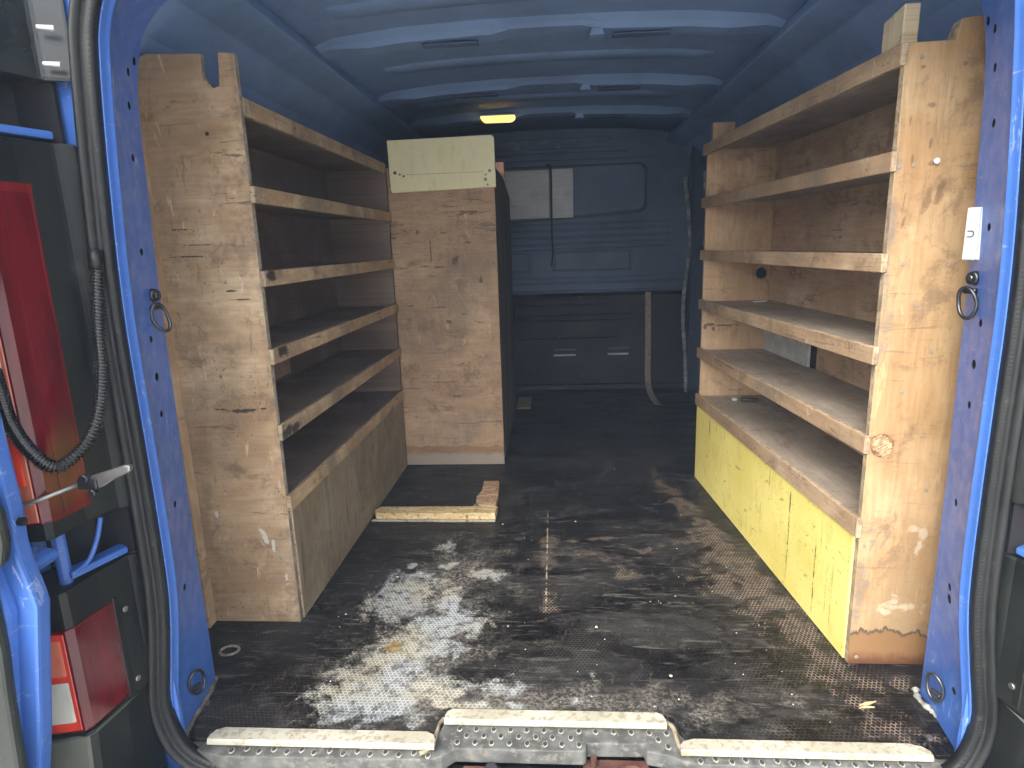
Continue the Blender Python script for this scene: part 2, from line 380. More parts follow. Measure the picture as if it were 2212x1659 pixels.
    inten = g.ma('MULTIPLY', wh, g.mr(line, 0, 1, .42, 1.))
    inten = g.ma('MULTIPLY', inten, g.mr(g.noise(P, 38, 7, .8), .38, .52, .25, 1))
    wcol = g.mix(g.mr(g.noise(P, 5, 3), .4, .6), (.44, .47, .47, 1), (.46, .43, .33, 1))
    c = g.mix(inten, c, wcol)
    # faint dust caught in the mesh all over the near half
    c = g.mix(g.ma('MULTIPLY', line, g.ma('MULTIPLY', g.mr(o[1], 1.0, 2.2, .30, .10), g.mr(g.noise(P, 6, 7, .75), .44, .62, .0, 1))), c, (.13, .115, .095, 1))
    # tiny crumbs
    cr = g.mr(g.vor(P, 55), .02, .05, 1, 0); c = g.mix(g.ma('MULTIPLY', cr, g.mr(g.noise(P, 37, 2), .6, .66, 0, .8)), c, (.4, .37, .32, 1))
    # straight scratch down the middle and seam across
    f = g.ma('MULTIPLY', g.mr(g.ma('ABSOLUTE', g.ma('SUBTRACT', o[0], -.036)), .0012, .0028, 1, 0), g.ma('MULTIPLY', g.mr(o[1], 1.40, 1.45), g.mr(o[1], 2.0, 2.1, 1, 0)))
    c = g.mix(g.ma('MULTIPLY', f, g.mr(g.noise(P, 45, 4, .7), .46, .56)), c, (.30, .25, .18, 1))
    # dust line round the edges
    rough = g.mr(sm, .35, .7, .34, .66)
    rough = g.ma('ADD', rough, g.ma('MULTIPLY', g.ma('MAXIMUM', wh, br), .3), clamp=True)
    g.set(Base_Color=c, Roughness=rough); g.b.inputs['Specular IOR Level'].default_value = .22
    g.bump(g.ma('ADD', g.ma('MULTIPLY', line, g.mr(o[1], 1.2, 2.4, 1, .2)), g.ma('MULTIPLY', g.noise(P, 90, 4), .8)), .25, .001)
    return g.m
M['floor'] = floor_mat()
bm = BM()
fp = [(-.752, 1.005), (-.700, 1.005), (-.700, 1.028), (-.262, 1.030), (-.248, 1.040), (-.240, 1.080), (-.225, 1.092), (.205, 1.096), (.222, 1.088), (.228, 1.05), (.240, 1.030), (.675, 1.028), (.680, 1.005), (.742, 1.005),
      (.738, 1.10), (.742, 1.18), (.93, 1.20), (.93, 4.05), (-.93, 4.05), (-.93, 1.20), (-.775, 1.18), (-.765, 1.10)]
prism(bm, fp, -.012, 0)
floor = VP('load_floor', bm, M['floor'], bev=.0015)
# steel floor pan below
bm = BM(); bx(bm, -.95, .95, 1.12, 4.1, -.10, -.0125); VP('floor_pan', bm, M['inner'])
# aluminium plugs let into the floor
bm = BM(); cyl(bm, (-.399, 1.297, .0002), (0, 0, 1), .021, .0012, 24)
pl0 = VP('floor_plug', bm, simple('brass_plug', (.20, .15, .07), .5, var=.4, vscale=60), at=(-.399, 1.297, 0))
bm = BM(); pts = [Vector((-.795+.022*math.cos(a*math.pi/8), 1.275+.018*math.sin(a*math.pi/8), .001)) for a in range(16)]; tube(bm, pts, .0035, 6, True)
VP('dirt_ring', bm, simple('crusted_dirt', (.22, .19, .14), .9, var=.4, vscale=60, bumpk=.6))
# floor clamp screw by left pillar
bm = BM(); cyl(bm, (-.752, 1.10, 0), (0, 0, 1), .006, .004, 12); sc1 = VP('floor_screw', bm, M['steel'], at=(-.752, 1.10, 0)); clones(sc1, [(-.757, 1.075, 0), (.69, 1.045, 0)])

# ---- side walls and roof (inner skins with a pressed shape) + outer shell
def sect(z_or_i): pass
prof = [(.93, -.02), (.93, .5), (.925, .9), (.915, 1.15), (.90, 1.30), (.87, 1.43), (.80, 1.53), (.66, 1.578), (.45, 1.598), (.22, 1.606), (0, 1.608)]
for s, nm in ((-1, 'left'), (1, 'right')):
    bm = BM(); rows = []
    ys = [1.16, 1.3, 1.6, 2.0, 2.5, 3.0, 3.5, 4.06]
    for y in ys:
        rows.append([(s*(hx-.02*max(0, y-2.4)/1.6)+CX, y, z) for hx, z in prof[:7]])
    rows2 = [[(x+s*.03, y, z+(.02 if z > 1.4 else 0)) for x, y, z in r] for r in rows]
    A = grid(bm, rows); B = grid(bm, rows2)
    for i in range(len(ys)-1):
        for k in (0, -1): bm.faces.new((A[i][k], A[i+1][k], B[i+1][k], B[i][k]))
    for i in (0, -1):
        for k in range(6): bm.faces.new((A[i][k], A[i][k+1], B[i][k+1], B[i][k]))
    VP('side_panel', bm, M['inner'], smooth=True)
bm = BM()
full = [(-x, z) for x, z in prof[6:]]+[(x, z) for x, z in prof[6:-1]][::-1]
rows = [[(x+CX, y, z) for x, z in full] for y in (1.10, 1.6, 2.2, 2.9, 3.5, 4.06)]
A = grid(bm, rows); B = grid(bm, [[(x, y, z+.02) for x, y, z in r] for r in rows])
for i in range(5):
    for k in (0, -1): bm.faces.new((A[i][k], A[i+1][k], B[i+1][k], B[i][k]))
for i in (0, -1):
    for k in range(len(full)-1): bm.faces.new((A[i][k], A[i][k+1], B[i][k+1], B[i][k]))
roof = VP('roof_panel', bm, M['inner'], smooth=True)
# cant rails along roof/wall corners
for s in (-1, 1):
    bm = BM(); poly = [(s*.905+CX, 1.24), (s*.895+CX, 1.285), (s*.86+CX, 1.40), (s*.80+CX, 1.48), (s*.70+CX, 1.515), (s*.72+CX, 1.56), (s*.92+CX, 1.46)]
    prism(bm, poly, 1.16, 4.04, 'y'); VP('cant_rail', bm, M['inner'], bev=.008, seg=2)
# roof bows
def zroof(x):
    x = abs(x-CX)
    for (a, za), (b, zb) in zip(prof[6:], prof[7:]):
        if b <= x <= a: return za+(zb-za)*(a-x)/(a-b)
    return 1.5
BOWD = simple('blue_grey_slot', (.09, .14, .24), .7)
for yb, k in ((1.52, 1.), (2.13, 1.), (2.83, .9), (3.42, .8)):
    bm = BM(); rows = []
    for i in range(29):
        x = CX-.78+1.56*i/28; z = zroof(x)
        dip = .0
        if abs(x-CX) < .13: dip = -.012
        h = .034+dip
        e = min(1, (.78-abs(x-CX))/.22+.05)
        h *= e
        rows.append([(x, yb-.055, z+.004), (x, yb-.030, z-h*.55), (x, yb-.018, z-h), (x, yb+.045, z-h*1.05), (x, yb+.05, z-h*.75), (x, yb+.085, z-h*.7), (x, yb+.105, z+.004)])
    V = grid(bm, rows); bm.faces.new(V[0][::-1]); bm.faces.new(V[-1])
    bow = VP('roof_bow', bm, M['inner'], smooth=False, bev=0)
    for sx in (-1, 1):
        bm = BM(); x0 = CX+sx*.30
        z = zroof(x0)-.045
        bx(bm, x0-.09, x0+.09, yb-.008, yb+.034, z-.0012, z+.004); link('slot', bm, BOWD, bow, bev=.004)
    bm = BM(); prism(bm, [(CX+.135, zroof(0)-.052), (CX+.185, zroof(0)-.052), (CX+.175, zroof(0)-.03), (CX+.145, zroof(0)-.03)], yb-.02, yb+.04, 'y'); link('bow_bracket', bm, M['inner'], bow, bev=.003)
# long shallow swages pressed into the roof skin between the bows
for yb in (1.9, 2.5, 3.12):
    bm = BM(); rows = []
    for i in range(21):
        x = CX-.6+1.2*i/20; z = zroof(x); e = min(1, (.6-abs(x-CX))/.05+.1)
        rows.append([(x, yb-.05, z+.002), (x, yb-.035, z-.009*e), (x, yb+.035, z-.009*e), (x, yb+.05, z+.002)])
    grid(bm, rows); VP('roof_swage', bm, M['inner'], smooth=True)

# ---- outer shell so that light only comes in through the rear opening
bm = BM()
outer = [(-.99, -.45), (-1.01, .2), (-1.0, .9), (-.97, 1.3), (-.92, 1.52), (-.78, 1.63), (0, 1.67), (.78, 1.63), (.92, 1.52), (.97, 1.3), (1.0, .9), (1.01, .2), (.99, -.45)]
inn = [(-.965, -.45), (-.975, .2), (-.965, .9), (-.94, 1.3), (-.90, 1.49), (-.77, 1.605), (0, 1.64), (.77, 1.605), (.90, 1.49), (.94, 1.3), (.965, .9), (.975, .2), (.965, -.45)]
prismp = outer+inn[::-1]
O1 = [[(x, y, z) for x, z in outer] for y in (.99, 4.2)]; I1 = [[(x, y, z) for x, z in inn] for y in (.99, 4.2)]
A = grid(bm, O1); B = grid(bm, I1)
for i in (0, 1):
    for k in range(12): bm.faces.new((A[i][k], A[i][k+1], B[i][k+1], B[i][k]))
VP('body_shell', bm, M['blue'])
bm = BM(); prism(bm, [(-.93, -.1), (-.93, 1.3), (-.85, 1.55), (0, 1.63), (.85, 1.55), (.93, 1.3), (.93, -.1)], 4.13, 4.18, 'y'); VP('cab_wall', bm, M['inner_dark'])
bm = BM(); bx(bm, -.96, .96, 1.0, 4.15, -.5, -.30); VP('underbody', bm, M['dark_fill'])

# ---- rear opening: painted frame lofted round the opening
P0 = [(.734, -.03), (.734, .04), (.734, .10), (.721, .19), (.708, .28), (.702, .36), (.70, .50), (.70, .65), (.70, .80), (.696, .92), (.688, 1.04), (.68, 1.14), (.672, 1.22), (.664, 1.27), (.645, 1.318), (.61, 1.355), (.56, 1.378), (.45, 1.39), (.22, 1.395)]
P1 = [(.757, -.03), (.757, .04), (.757, .10), (.757, .19), (.757, .28), (.756, .36), (.755, .50), (.752, .65), (.750, .80), (.747, .92), (.742, 1.04), (.738, 1.14), (.732, 1.22), (.722, 1.275), (.705, 1.32), (.675, 1.354), (.635, 1.375), (.50, 1.395), (.24, 1.402)]
def contour(pts):
    L = [Vector((CX-x, 0, z)) for x, z in pts]; Rr = [Vector((CX+x, 0, z)) for x, z in pts]
    return smoothpath(L+[Vector((CX, 0, pts[-1][1]+.001))]+Rr[::-1], 4)
c0, c1 = contour(P0), contour(P1)
def outn(path, i):
    t = (path[min(i+1, len(path)-1)]-path[max(i-1, 0)]).normalized()
    return Vector((-t.z, 0, t.x))   # outward for a path running left-up-over-right-down
rows = []
for i in range(len(c0)):
    a, b = c0[i], c1[i]; n = outn(c0, i)
    L = lambda s, y: Vector((a.x+(b.x-a.x)*s, y, a.z+(b.z-a.z)*s))
    rows.append([a+n*.13+Vector((0, .993, 0)), a+Vector((0, .990, 0)), a-n*.0012+Vector((0, .9885, 0)), a-n*.0034+Vector((0, .989, 0)), a-n*.0042+Vector((0, .992, 0)), a-n*.0030+Vector((0, .999, 0)),
                 a-n*.0050+Vector((0, 1.003, 0)), a-n*.0062+Vector((0, 1.007, 0)), a-n*.0040+Vector((0, 1.012, 0)),
                 L(.10, 1.024), L(.30, 1.053), L(.60, 1.10), L(.88, 1.145), L(.97, 1.163), L(1., 1.17), L(1.02, 1.178)+n*.004, b+n*.10+Vector((0, 1.19, 0)), b+n*.10+Vector((0, 1.21, 0)), a+n*.135+Vector((0, 1.21, 0))])
bm = BM(); V = grid(bm, rows, False, True); bm.faces.new(V[0]); bm.faces.new(V[-1][::-1])
frame = VP('rear_door_frame', bm, M['blue'], smooth=True)
for p in frame.data.polygons: p.use_smooth = True
def face_pt(side, y, z):    # a point on the pillar face
    hx0 = next(P0[i][0]+(P0[i+1][0]-P0[i][0])*(z-P0[i][1])/(P0[i+1][1]-P0[i][1]) for i in range(len(P0)-1) if P0[i][1] <= z <= P0[i+1][1])
    hx1 = next(P1[i][0]+(P1[i+1][0]-P1[i][0])*(z-P1[i][1])/(P1[i+1][1]-P1[i][1]) for i in range(len(P1)-1) if P1[i][1] <= z <= P1[i+1][1])
    t = max(0, min(1, (y-1.008)/(1.17-1.008)))
    return Vector((CX+side*(hx0+(hx1-hx0)*t), y, z))
holesL = [(1.150, 1.270), (1.12, 1.245), (1.115, 1.19), (1.109, 1.103), (1.10, .941), (1.09, .784), (1.09, .713), (1.085, .643), (1.085, .461), (1.075, .289)]
holesR = [(1.155, 1.26), (1.125, 1.24), (1.12, 1.182), (1.108, 1.097), (1.092, .935), (1.086, .779), (1.094, .707), (1.092, .636), (1.101, .451), (1.086, .291), (1.084, .268), (1.05, .10)]
cb = BM(); HC = []
for side, hs in ((-1, holesL), (1, holesR)):
    for (y, z) in hs:
        p = face_pt(side, y, z); nrm = Vector((-side, -.31, 0)).normalized()
        r = .0068 if z not in (.713, .707, .268) else .0085
        cyl(cb, p+nrm*.01, -nrm, r, .030, 14); HC.append((p, nrm, r))
cut(frame, cb)
for p in frame.data.polygons: p.use_smooth = True
frame.data.materials.append(M['dark_fill'])
fo = origin(frame)
for p in frame.data.polygons:
    vv = [frame.data.vertices[v].co+fo for v in p.vertices]
    for q, nr, r in HC:
        if all((v-q-nr*(v-q).dot(nr)).length < r*1.06 for v in vv): p.material_index = 1  # hole walls coloured black for the shade inside
md = frame.modifiers.new('e', 'EDGE_SPLIT'); md.split_angle = R(40)
# black panels that paint the darkness seen through the holes
for side in (-1, 1):
    bm = BM(); prism(bm, [(CX+side*.762, 1.02), (CX+side*.80, 1.17), (CX+side*.82, 1.16), (CX+side*.79, 1.01)], 0, 1.2); VP('hole_shade_panel', bm, M['dark_fill'])

# ---- rubber door seal: bulb + gripping band, one loop
S0 = [(.0, -.048), (.40, -.048), (.58, -.046), (.645, -.036), (.695, -.010), (.722, .03)]+P0[2:]
def loop(off, y):
    L = [Vector((CX-x, 0, z)) for x, z in S0[1:]]; Rr = [Vector((CX+x, 0, z)) for x, z in S0[1:]]
    pts = smoothpath([Vector((CX, 0, S0[0][1]))]+L+[Vector((CX, 0, P0[-1][1]+.001))]+Rr[::-1], 6, True)
    out = []
    m = len(pts)
    for i in range(m):
        t = (pts[(i+1) % m]-pts[i-1]).normalized(); n = Vector((-t.z, 0, t.x)); out.append((pts[i], n))
    return out
lp = loop(0, 0)
rows = []
for p, n in lp:
    prof_s = [(-.002, .992), (-.001, .978), (.001, .974), (.008, .972), (.0125, .974), (.0135, .968), (.016, .962), (.0205, .959), (.025, .961), (.028, .967), (.029, .975), (.0285, .985), (.027, .991)]
    rows.append([p+n*a+Vector((0, y, 0)) for a, y in prof_s])
bm = BM(); grid(bm, rows, True, True)
seal = VP('door_seal', bm, M['rub'], smooth=True)
# ribs on the gripping band
bm = BM(); acc = 0; last = lp[0][0]; nxt = .0
for i in range(len(lp)):
    (p, n), (q, n2) = lp[i], lp[(i+1) % len(lp)]
    L = (q-p).length; k = max(1, int(L/.0055))
    for j in range(k):
        c = p.lerp(q, j/k); nn = n.lerp(n2, j/k).normalized(); t = Vector((nn.z, 0, -nn.x))
        a = c+nn*.001+Vector((0, .9732, 0)); b = c+nn*.0105+Vector((0, .9717, 0))
        vs = [bm.verts.new(v) for v in (a-t*.0012, a+t*.0012, b+t*.0012, b-t*.0012, a-t*.0012+Vector((0, .006, 0)), a+t*.0012+Vector((0, .006, 0)), b+t*.0012+Vector((0, .006, 0)), b-t*.0012+Vector((0, .006, 0)))]
        for f in ((0, 1, 2, 3), (0, 1, 5, 4), (1, 2, 6, 5), (2, 3, 7, 6), (3, 0, 4, 7)): bm.faces.new([vs[i2] for i2 in f])
tag(link('seal_rib', bm, M['rub'], seal), kind='stuff')

# ---- corroded, chipped sealant where right pillar meets the floor
for side, pts in ((1, [(.737, 1.178), (.728, 1.150), (.733, 1.118), (.742, 1.08), (.744, 1.045), (.737, 1.015)]), (-1, [(-.777, 1.178), (-.766, 1.14), (-.760, 1.10), (-.756, 1.06), (-.752, 1.03), (-.745, 1.005)])):
    bm = BM(); path = smoothpath([Vector((x, y, .001)) for x, y in pts], 8)
    tube(bm, path, lambda i: .0055+.0045*mnoise.noise(Vector((i*.7, side*5, 0)))*(1.6 if side > 0 else .7), 8)
    VP('sealant_bead', bm, simple('crumbled_sealant' if side > 0 else 'dirty_sealant', (.33, .34, .29) if side > 0 else (.15, .13, .10), .9, var=.4, vscale=50, dirt=((.10, .085, .06, 1), .55), bumpk=.8, bscale=150), smooth=True)

# ---- sill plastic with nubs
bm = BM()
sill = [(-.655, .9715), (-.255, .976), (-.228, .984), (-.205, 1.004), (.040, 1.004), (.0455, 1.008), (.0470, 1.024), (.156, 1.026), (.160, 1.008), (.200, .998), (.228, .985), (.26, .980), (.68, .983), (.73, .99), (.735, 1.029), (.242, 1.029), (.232, 1.05), (.224, 1.08), (.205, 1.092), (-.224, 1.088), (-.236, 1.075), (-.244, 1.04), (-.258, 1.028), (-.745, 1.028), (-.735, .99)]
prism(bm, sill, -.040, -.008)
sillo = VP('sill_trim', bm, M['greyplastic'], bev=.003, seg=2)
# lower sill step
bm = BM(); bx(bm, -.70, .68, .90, 1.02, -.13, -.058); VP('lower_sill', bm, M['blackplastic'], bev=.004)
# step just under the trim lip (light coloured line)
bm = BM(); bx(bm, -.64, -.22, .955, 1.01, -.0575, -.047); VP('sill_step', bm, simple('dusty_lower_sill', (.13, .12, .10), .7, var=.4, vscale=14)); 
bm = BM(); bx(bm, .20, .66, .962, 1.01, -.0575, -.047); VP('sill_step', bm, M['greyplastic'])
# nubs
bm = BM()
n = 12; ring = [(math.cos(2*math.pi*k/n), math.sin(2*math.pi*k/n)) for k in range(n)]
rows = [[(.0056*x, .0078*y, 0) for x, y in ring], [(.0056*x, .0078*y, .001) for x, y in ring], [(.0044*x, .0062*y, .002) for x, y in ring]]
V = grid(bm, rows, False, True); bm.faces.new(V[-1])
def nub_mat():
    g = G('nub_plastic'); o = g.xyz(g.obj); rr = g.vm('LENGTH', g.cxyz(g.ma('DIVIDE', o[0], .0056), g.ma('DIVIDE', o[1], .0078), 0.))
    f = g.mr(rr, .62, .85)
    c = g.mix(g.ma('MULTIPLY', f, g.mr(g.noise(g.vm('ADD', g.obj, (0, 0, 0)), 300, 3), .4, .6, .4, 1)), (.035, .035, .034, 1), (.36, .35, .30, 1)); g.set(Base_Color=c, Roughness=.6); return g.m
nub = link('nub', bm, nub_mat(), sillo, at=(0, 0, 0))
spots = []
for row, y in enumerate((1.053, 1.036, 1.019)):
    for k in range(13):
        x = -.203+.0338*k+(.0169 if row % 2 else 0)
        if x > .205 or x < -.215+row*.004: continue
        if .035 < x < .172 and y < 1.040: continue
        spots.append((x, y))
for k in range(15):
    spots.append((-.64+.030*k*.92, .9905 if k % 2 else .9845))
for k in range(15):
    spots.append((.255+.0295*k*.93, .9925 if k % 2 else .987))
nub.location = Vector((spots[0][0], spots[0][1], -.008))-origin(sillo)
for x, y in spots[1:]:
    c = nub.copy(); C.objects.link(c); c.location = Vector((x+random.uniform(-.0015, .0015), y, -.008))-origin(sillo)
    c.scale = (1, 1, random.uniform(.6, 1.1))
# cream threshold strips
def tstrip(xa, xb, yb, yf, cham, label):
    bm = BM()
    rows = []
    xs = [xa, xa+cham*.3, xa+cham, xb-cham, xb-cham*.3, xb]
    for i, x in enumerate(xs):
        d = {0: .55, 1: .2, 2: 0, 3: 0, 4: .2, 5: .55}[i]*(yb-yf)
        rows.append([(x, yb-d, -.001), (x, yb-d, .007), (x, yb-d-.003, .0092), (x, yf+.002, .0092), (x, yf, .007), (x, yf-.0005, .0045), (x, yf-.0015, .004), (x, yf-.0015, -.001), (x, yf-.0005, -.003), (x, yb-d, -.004)])
    V = grid(bm, rows, False, True); bm.faces.new(V[0]); bm.faces.new(V[-1][::-1])
    o = VP('threshold_strip', bm, M['strip']); o['label'] = label
tstrip(-.692, -.243, 1.028, .993, .020, 'cream plastic strip on the sill left of the latch')
tstrip(-.235, .205, 1.091, 1.058, .014, 'cream plastic strip on the raised middle of the sill')
tstrip(.220, .668, 1.025, .994, .030, 'cream plastic strip on the sill right of the latch')
# grubby rubber edge that runs in an S between strips
for pts in ([(-.238, 1.075), (-.246, 1.06), (-.247, 1.03), (-.250, 1.005), (-.262, .990), (-.27, .985)], [(.208, 1.078), (.219, 1.062), (.220, 1.035), (.224, 1.012), (.236, .998)]):
    bm = BM(); tube(bm, smoothpath([Vector((x, y, -.004)) for x, y in pts], 6), .0045, 8); VP('edge_trim', bm, simple('tan_grimy_rubber', (.20, .165, .11), .8, var=.5, vscale=40), smooth=True)
# latch recess (rusty) and left striker pocket
bm = BM(); bx(bm, .040, .166, .93, 1.03, -.075, -.048); VP('latch_plate', bm, M['rust'], bev=.003)
bm = BM(); cyl(bm, (.060, 1.012, -.05), (0, 0, 1), .006, .02, 12); VP('latch_bolt', bm, M['rust'])
bm = BM(); tube(bm, smoothpath([Vector((x, .992+.01*math.sin(x*60), -.040)) for x in (.075, .09, .11, .13, .145)], 4), .006, 8); VP('latch_claw', bm, M['rust'], smooth=True)
bm = BM(); bx(bm, -.19, -.12, .955, .995, -.058, -.036); o = VP('latch_plate', bm, M['rust'], bev=.003)
bm = BM(); cyl(bm, (-.135, .985, -.038), (0, -.4, 1), .013, .006, 20); VP('latch_bolt', bm, M['darksteel'], bev=.001)
# rubber buffers
for x in (-.775, .775):
    bm = BM(); cyl(bm, (x, .955, -.055), (0, -1, .5), .030, .012, 24, .027); cyl(bm, (x, .945, -.05), (0, -1, .5), .014, .022, 20, .011); VP('door_buffer', bm, M['rub'], bev=.002)

# ---- body corners outboard of the seal (jambs, lamps, covers)
def corner(side):
    X = lambda v: CX+side*v
    bm = BM(); poly = [(X(.722), .994), (X(.80), .985), (X(.845), .93), (X(.86), .90), (X(.975), .88), (X(.995), .90), (X(1.0), 1.20), (X(.80), 1.20), (X(.76), 1.02)]
    prism(bm, poly, -.45, 1.64); body = VP('body_corner', bm, M['blue'], bev=.006, seg=2)
    def cover(z0, z1, hin, m, slope=.02, nm='corner_cover'):
        bm = BM(); pl = [(X(hin), .984), (X(max(hin, .746)), .962), (X(.7625), .905), (X(.7695), .848), (X(.7755), .838), (X(.985), .795), (X(1.0), .80), (X(1.0), .9), (X(.80), .97)]
        A = [bm.verts.new((x, y, z0)) for x, y in pl]; B = [bm.verts.new((x, y, z1+(y-.84)*slope)) for x, y in pl]
        bm.faces.new(A[::-1]); bm.faces.new(B)
        for i in range(len(pl)): bm.faces.new((A[i], A[(i+1) % len(pl)], B[(i+1) % len(pl)], B[i]))
        return VP(nm, bm, m, bev=.006, seg=2)
    cover(1.195, 1.66, .705, simple('gloss_black_trim', (.02, .025, .024), .3, var=.3, vscale=4, coat=.2, bumpk=.05))
    cover(.505, 1.105, .722, M['blackplastic'])
    cover(.16, .415, .731, M['blackplastic']); cover(-.05, .159, .757, M['blackplastic'])
    # hinges over two pockets; black panels paint the pockets' deep shade
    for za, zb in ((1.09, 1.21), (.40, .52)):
        bm = BM(); prism(bm, [(X(.742), .9765), (X(.80), .968), (X(.845), .915), (X(.86), .92), (X(.81), .98), (X(.742), .9835)], za, zb); VP('hinge_pocket_shade', bm, M['dark_fill'])
    for z in (1.150, .46):
        bm = BM(); prism(bm, [(X(.745), .965), (X(.775), .87), (X(.80), .88), (X(.77), .98)], z-.038, z-.026)
        h = VP('door_hinge', bm, M['blue'], bev=.004, seg=2)
        bm = BM(); cyl(bm, (X(.790), .875, z-.045), (0, 0, 1), .010, .10, 14); link('hinge_pin', bm, M['blue'], h, smooth=False)
        bm = BM(); tube(bm, smoothpath([Vector((X(.757), .93, z+.045)), Vector((X(.762), .92, z+.01)), Vector((X(.768), .90, z-.02)), Vector((X(.775), .87, z-.028))], 6), .004, 8); 
        if z < 1: link('hinge_rib', bm, M['blue'], h, smooth=True)
        else: bm.free()
    return X
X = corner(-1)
# tall tail lamp, left
def lens_mat(name, col, rough=.08, em=0.):
    g = G(name); P = g.obj
    c = g.mix(g.mr(g.noise(g.sc(P, (1, 1, .2)), 30, 3), .35, .65), tuple(x*.6 for x in col)+(1,), col+(1,))
    g.set(Base_Color=c, Roughness=rough, Coat_Weight=.35, Coat_Roughness=.08)
    g.bump(g.noise(g.sc(P, (1, 1, .1)), 220, 2), .12, .001); return g.m
RED = lens_mat('dark_red_lens', (.12, .004, .010), .12); MAR = lens_mat('crimson_lens_edge', (.16, .012, .014)); ORR = lens_mat('bright_red_lens', (.62, .05, .03)); PALE = lens_mat('clear_lens', (.55, .55, .47), .15); SALM = lens_mat('salmon_lens', (.62, .17, .10), .15)
def lamp(z0, z1, side=-1):
    # side lens face along the jamb, then the rear-facing face beyond the corner
    X = lambda v: CX+side*v
    bm = BM()
    pl = [(X(.7590), .922), (X(.7595), .912), (X(.7665), .846), (X(.7735), .834), (X(.80), .8285), (X(.80), .86), (X(.78), .93)]
    prism(bm, pl, z0, z1); a = VP('tail_lamp', bm, RED, bev=.004, seg=2)
    bm = BM(); pl = [(X(.7745), .8325), (X(.80), .8265), (X(.90), .806), (X(.90), .83), (X(.78), .85)]
    prism(bm, pl, z0+.003, z1-.003); link('rear_lens', bm, SALM, a, bev=.003)
    return a
l1 = lamp(.535, 1.042)
bm = BM(); prism(bm, [(-.797, .8265), (-.85, .8155), (-.85, .83), (-.797, .84)], .60, .70); link('brake_reflector', bm, lens_mat('vivid_red_plastic', (.85, .07, .03)), l1, bev=.004, seg=2)  # vivid red is the reflector's own colour, no emission
bm = BM(); prism(bm, [(-.797, .8265), (-.86, .8135), (-.86, .83), (-.797, .84)], .76, .90); link('clear_lens', bm, PALE, l1, bev=.004, seg=2)
for (za, zb) in ((.5345, .543), (1.030, 1.043)):
    bm = BM(); prism(bm, [(X(.7580), .9225), (X(.7655), .846), (X(.7665), .850), (X(.7600), .923)], za, zb); link('lens_rim', bm, MAR, l1)
bm = BM(); prism(bm, [(X(.7583), .923), (X(.7590), .914), (X(.7600), .914), (X(.7600), .923)], .543, 1.030); link('lens_rim', bm, MAR, l1)
bm = BM(); prism(bm, [(X(.7625), .875), (X(.7633), .869), (X(.7643), .869), (X(.7640), .875)], .543, 1.030); link('lens_rim', bm, RED, l1)
# lower lamp
bm = BM(); pl = [(X(.7545), .942), (X(.7600), .905), (X(.7670), .846), (X(.7735), .834), (X(.80), .8285), (X(.80), .86), (X(.77), .955)]
prism(bm, pl, .165, .352); l2 = VP('bumper_lamp', bm, [RED], bev=.003, seg=2)
bm = BM(); prism(bm, [(X(.7495), .964), (X(.7515), .955), (X(.7560), .921), (X(.775), .93), (X(.77), .966)], .160, .358); link('lamp_backplate', bm, M['blackplastic'], l2, bev=.002)
for z in (.325, .185):
    bm = BM(); cyl(bm, (X(.7545), .942, z), (1, -.15, 0), .0055, .004, 12); link('screw', bm, M['steel'], l2, bev=.001)
bm = BM(); prism(bm, [(X(.7750), .8325), (X(.80), .8265), (X(.90), .806), (X(.90), .83), (X(.78), .85)], .168, .349); rl = link('rear_lens', bm, ORR, l2, bev=.003)
bm = BM(); prism(bm, [(X(.782), .8292), (X(.85), .8145), (X(.85), .83), (X(.782), .84)], .186, .262); link('clear_lens', bm, PALE, l2, bev=.004, seg=2)
bm = BM(); prism(bm, [(X(.782), .8292), (X(.85), .8145), (X(.85), .83), (X(.782), .84)], .272, .338); link('salmon_lens', bm, SALM, l2, bev=.004, seg=2)
# grey-green bumper end below lamp, wraps the corner
for side in (-1, 1):
    Xs = lambda v: CX+side*v
    bm = BM()
    pl = [(Xs(.757), .972), (Xs(.7590), .905), (Xs(.7665), .843), (Xs(.775), .830), (Xs(.90), .785), (Xs(1.02), .80), (Xs(1.03), 1.0), (Xs(.80), 1.0)]
    lay = [(-.40, 0), (.02, .006), (.06, .0), (.155, -.004)]
    rows = [[(x, y-d*2, z) for x, y in pl] for z, d in lay]
    V = grid(bm, rows, False, True); bm.faces.new(V[0][::-1]); bm.faces.new(V[-1])
    o = VP('bumper_end', bm, [M['bump'], M['blackplastic']], bev=.003)
    for p in o.data.polygons:
        if abs(p.normal.x) > .8: p.material_index = 1
bm = BM(); bx(bm, -.80, .80, .80, .955, -.40, -.135); VP('rear_bumper', bm, M['blackplastic'], bev=.01, seg=2)

# right jamb (thin sliver in view)
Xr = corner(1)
bm = BM(); prism(bm, [(Xr(.7495), .962), (Xr(.7560), .921), (Xr(.775), .93), (Xr(.77), .966)], .165, .38); o = VP('lamp_backplate', bm, M['blackplastic'], bev=.003)
bm = BM(); cyl(bm, (Xr(.7535), .938, .20), (-1, -.25, 0), .0055, .004, 12); link('screw', bm, M['steel'], o, bev=.001)
for z, r in ((.66, .009), (.62, .007), (.60, .009), (.545, .008)):
    bm = BM(); tube(bm, smoothpath([Vector((Xr(.748), .95, z-.006)), Vector((Xr(.765), .88, z)), Vector((Xr(.80), .80, z+.01))], 5), r, 10); VP('check_strap_arm', bm, M['steel'], smooth=True)

